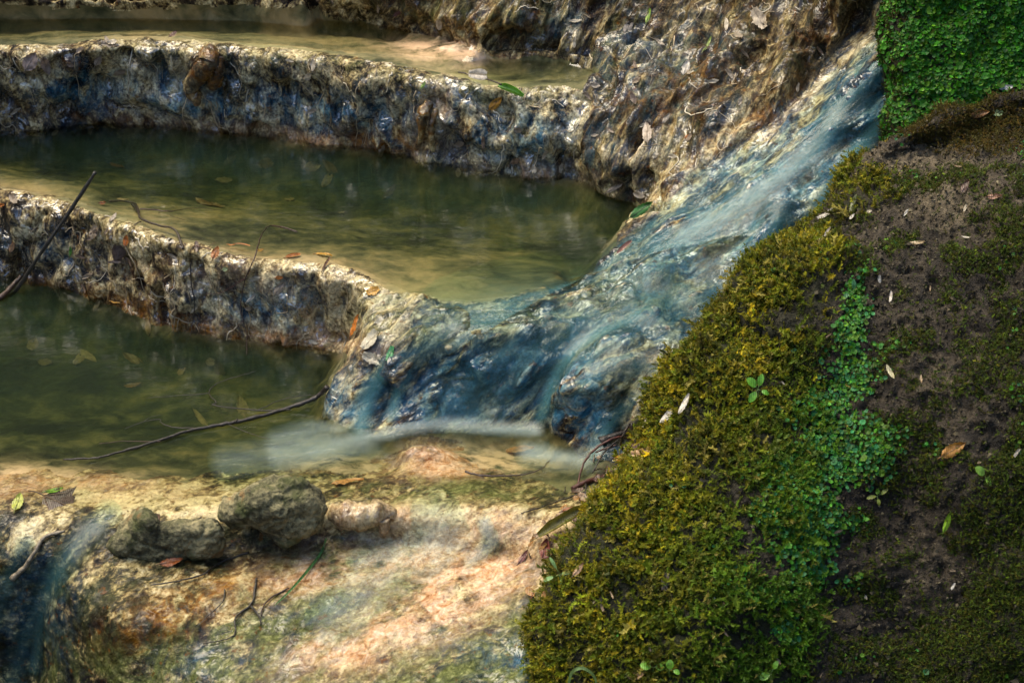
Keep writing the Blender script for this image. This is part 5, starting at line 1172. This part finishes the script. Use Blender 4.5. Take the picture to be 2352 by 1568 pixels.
# ------------------------------------------------------------------ leaves sunk on the pool floors
rs = np.random.default_rng(17)
for k in range(30):
    if k < 17: x, y = rs.uniform(250, 1150), rs.uniform(330, 560)
    else: x, y = rs.uniform(20, 640), rs.uniform(730, 980)
    j_ = np.argmin((PX - x) ** 2 + (PYY - y) ** 2)
    if RID.ravel()[j_] != 0: continue
    q_ = rs.integers(5); c_ = [(.36, .27, .14), (.26, .16, .07), (.14, .09, .04), (.44, .33, .18), (.30, .12, .04)][q_]; w_ = ['tan', 'brown', 'blackish', 'pale beige', 'rusty'][q_]
    lab, grp = (('dim %s leaf sunk on the middle pool floor, %s' % (w_, 'left third' if x < 550 else 'centre' if x < 850 else 'right third'), 'leaves sunk in the middle pool') if k < 17 else ('dim %s leaf sunk on the lower pool floor, %s' % (w_, 'toward the left edge' if x < 330 else 'near the branch'), 'leaves sunk in the lower pool') if k < 60 else ('dim %s leaf sunk on the floor of the upper pool' % w_, 'leaves sunk in the upper pool'))
    leaf('sunken_leaf', lab, 'leaf', x, y, rs.uniform(-40, 220), rs.uniform(26, 62), rs.uniform(12, 26), c_, group=grp, curl=.05, fold=.1, lift=.004, stalk=False)

leaf('sunken_leaf', 'orange blurred leaf under the bay water below the cascade', 'leaf', 1196, 1040, 5, 66, 24, (.75, .36, .12), curl=0, lift=.012, stalk=False)
leaf('sunken_leaf', 'orange blurred leaf under the shallow lip right of the taller stone', 'leaf', 800, 1112, 8, 74, 26, (.72, .36, .12), curl=0, lift=.008, stalk=False)

# ------------------------------------------------------------------ leafy bough added above the bank, out of frame, to darken its right side
def bough():
    r = np.random.default_rng(5); P = smooth_path([(2.6, 3.6, 1.4), (1.9, 3.3, 1.95), (1.3, 3.0, 2.25), (.7, 2.8, 2.4)], 6)
    V, F = tube(P, np.linspace(.05, .015, len(P)), 8); root = mesh_poly('shade_bough', V, F, mat_bark((.07, .055, .04), .7), origin=P[0]); tag(root, 'unseen leafy beech bough added above the picture to darken the right bank', 'bough')
    n = 900; c = np.stack([r.uniform(.15, 2.1, n), r.uniform(2.2, 3.7, n), r.uniform(2.0, 2.6, n)], -1)
    R = frames(np.tile([0, 0, 1.0], (n, 1)), tilt=.5, rng=r); lf = np.array([[-.05, 0, 0], [-.015, -.026, .004], [.02, -.024, .004], [.055, 0, 0], [.02, .024, .004], [-.015, .026, .004]])
    V = np.einsum('nij,vj->nvi', R, lf) * r.uniform(.8, 1.3, (n, 1, 1)) + c[:, None]; F = np.arange(n * 6).reshape(n, 6)
    mesh_poly('foliage', V.reshape(-1, 3), F.tolist(), mat_leaf((.06, .14, .02), .1, .4, .3), parent=root)["kind"] = "stuff"
bough()

# ------------------------------------------------------------------ surrounding forest hillside (seen only in reflections and by the light)
def hillside():
    na, nr = 96, 26; V = []; F = []
    for k in range(nr):
        r = 4.3 + 0.22 * k + 0.022 * k * k
        for i in range(na):
            a = 2 * math.pi * i / na; c = math.cos(a)       # c=1 towards +Y (behind the pools)
            steep = 1.15 + .55 * c if c > -.2 else .75
            rr = r - 4.3; z = -.55 + rr * steep + .25 * math.sin(5 * a + k * .7) * min(1, rr)
            V.append([math.sin(a) * r, 4.5 + math.cos(a) * r * (1.0 if c > 0 else 1.9), z])
    V.append([0, 4.5, -.62])
    for k in range(nr - 1):
        for i in range(na): F.append([k * na + i, (k + 1) * na + i, (k + 1) * na + (i + 1) % na, k * na + (i + 1) % na])
    for i in range(na): F.append([len(V) - 1, i, (i + 1) % na, (i + 1) % na])
    o = mesh_poly('forest_hillside', V, F, M_HILL, origin=np.array([0, 4.5, -.62])); tag(o, 'dark leaf-strewn forest slope around the terraces', 'hillside', kind='structure')
hillside()
for o in bpy.data.objects:
    if "_o" in o: del o["_o"]
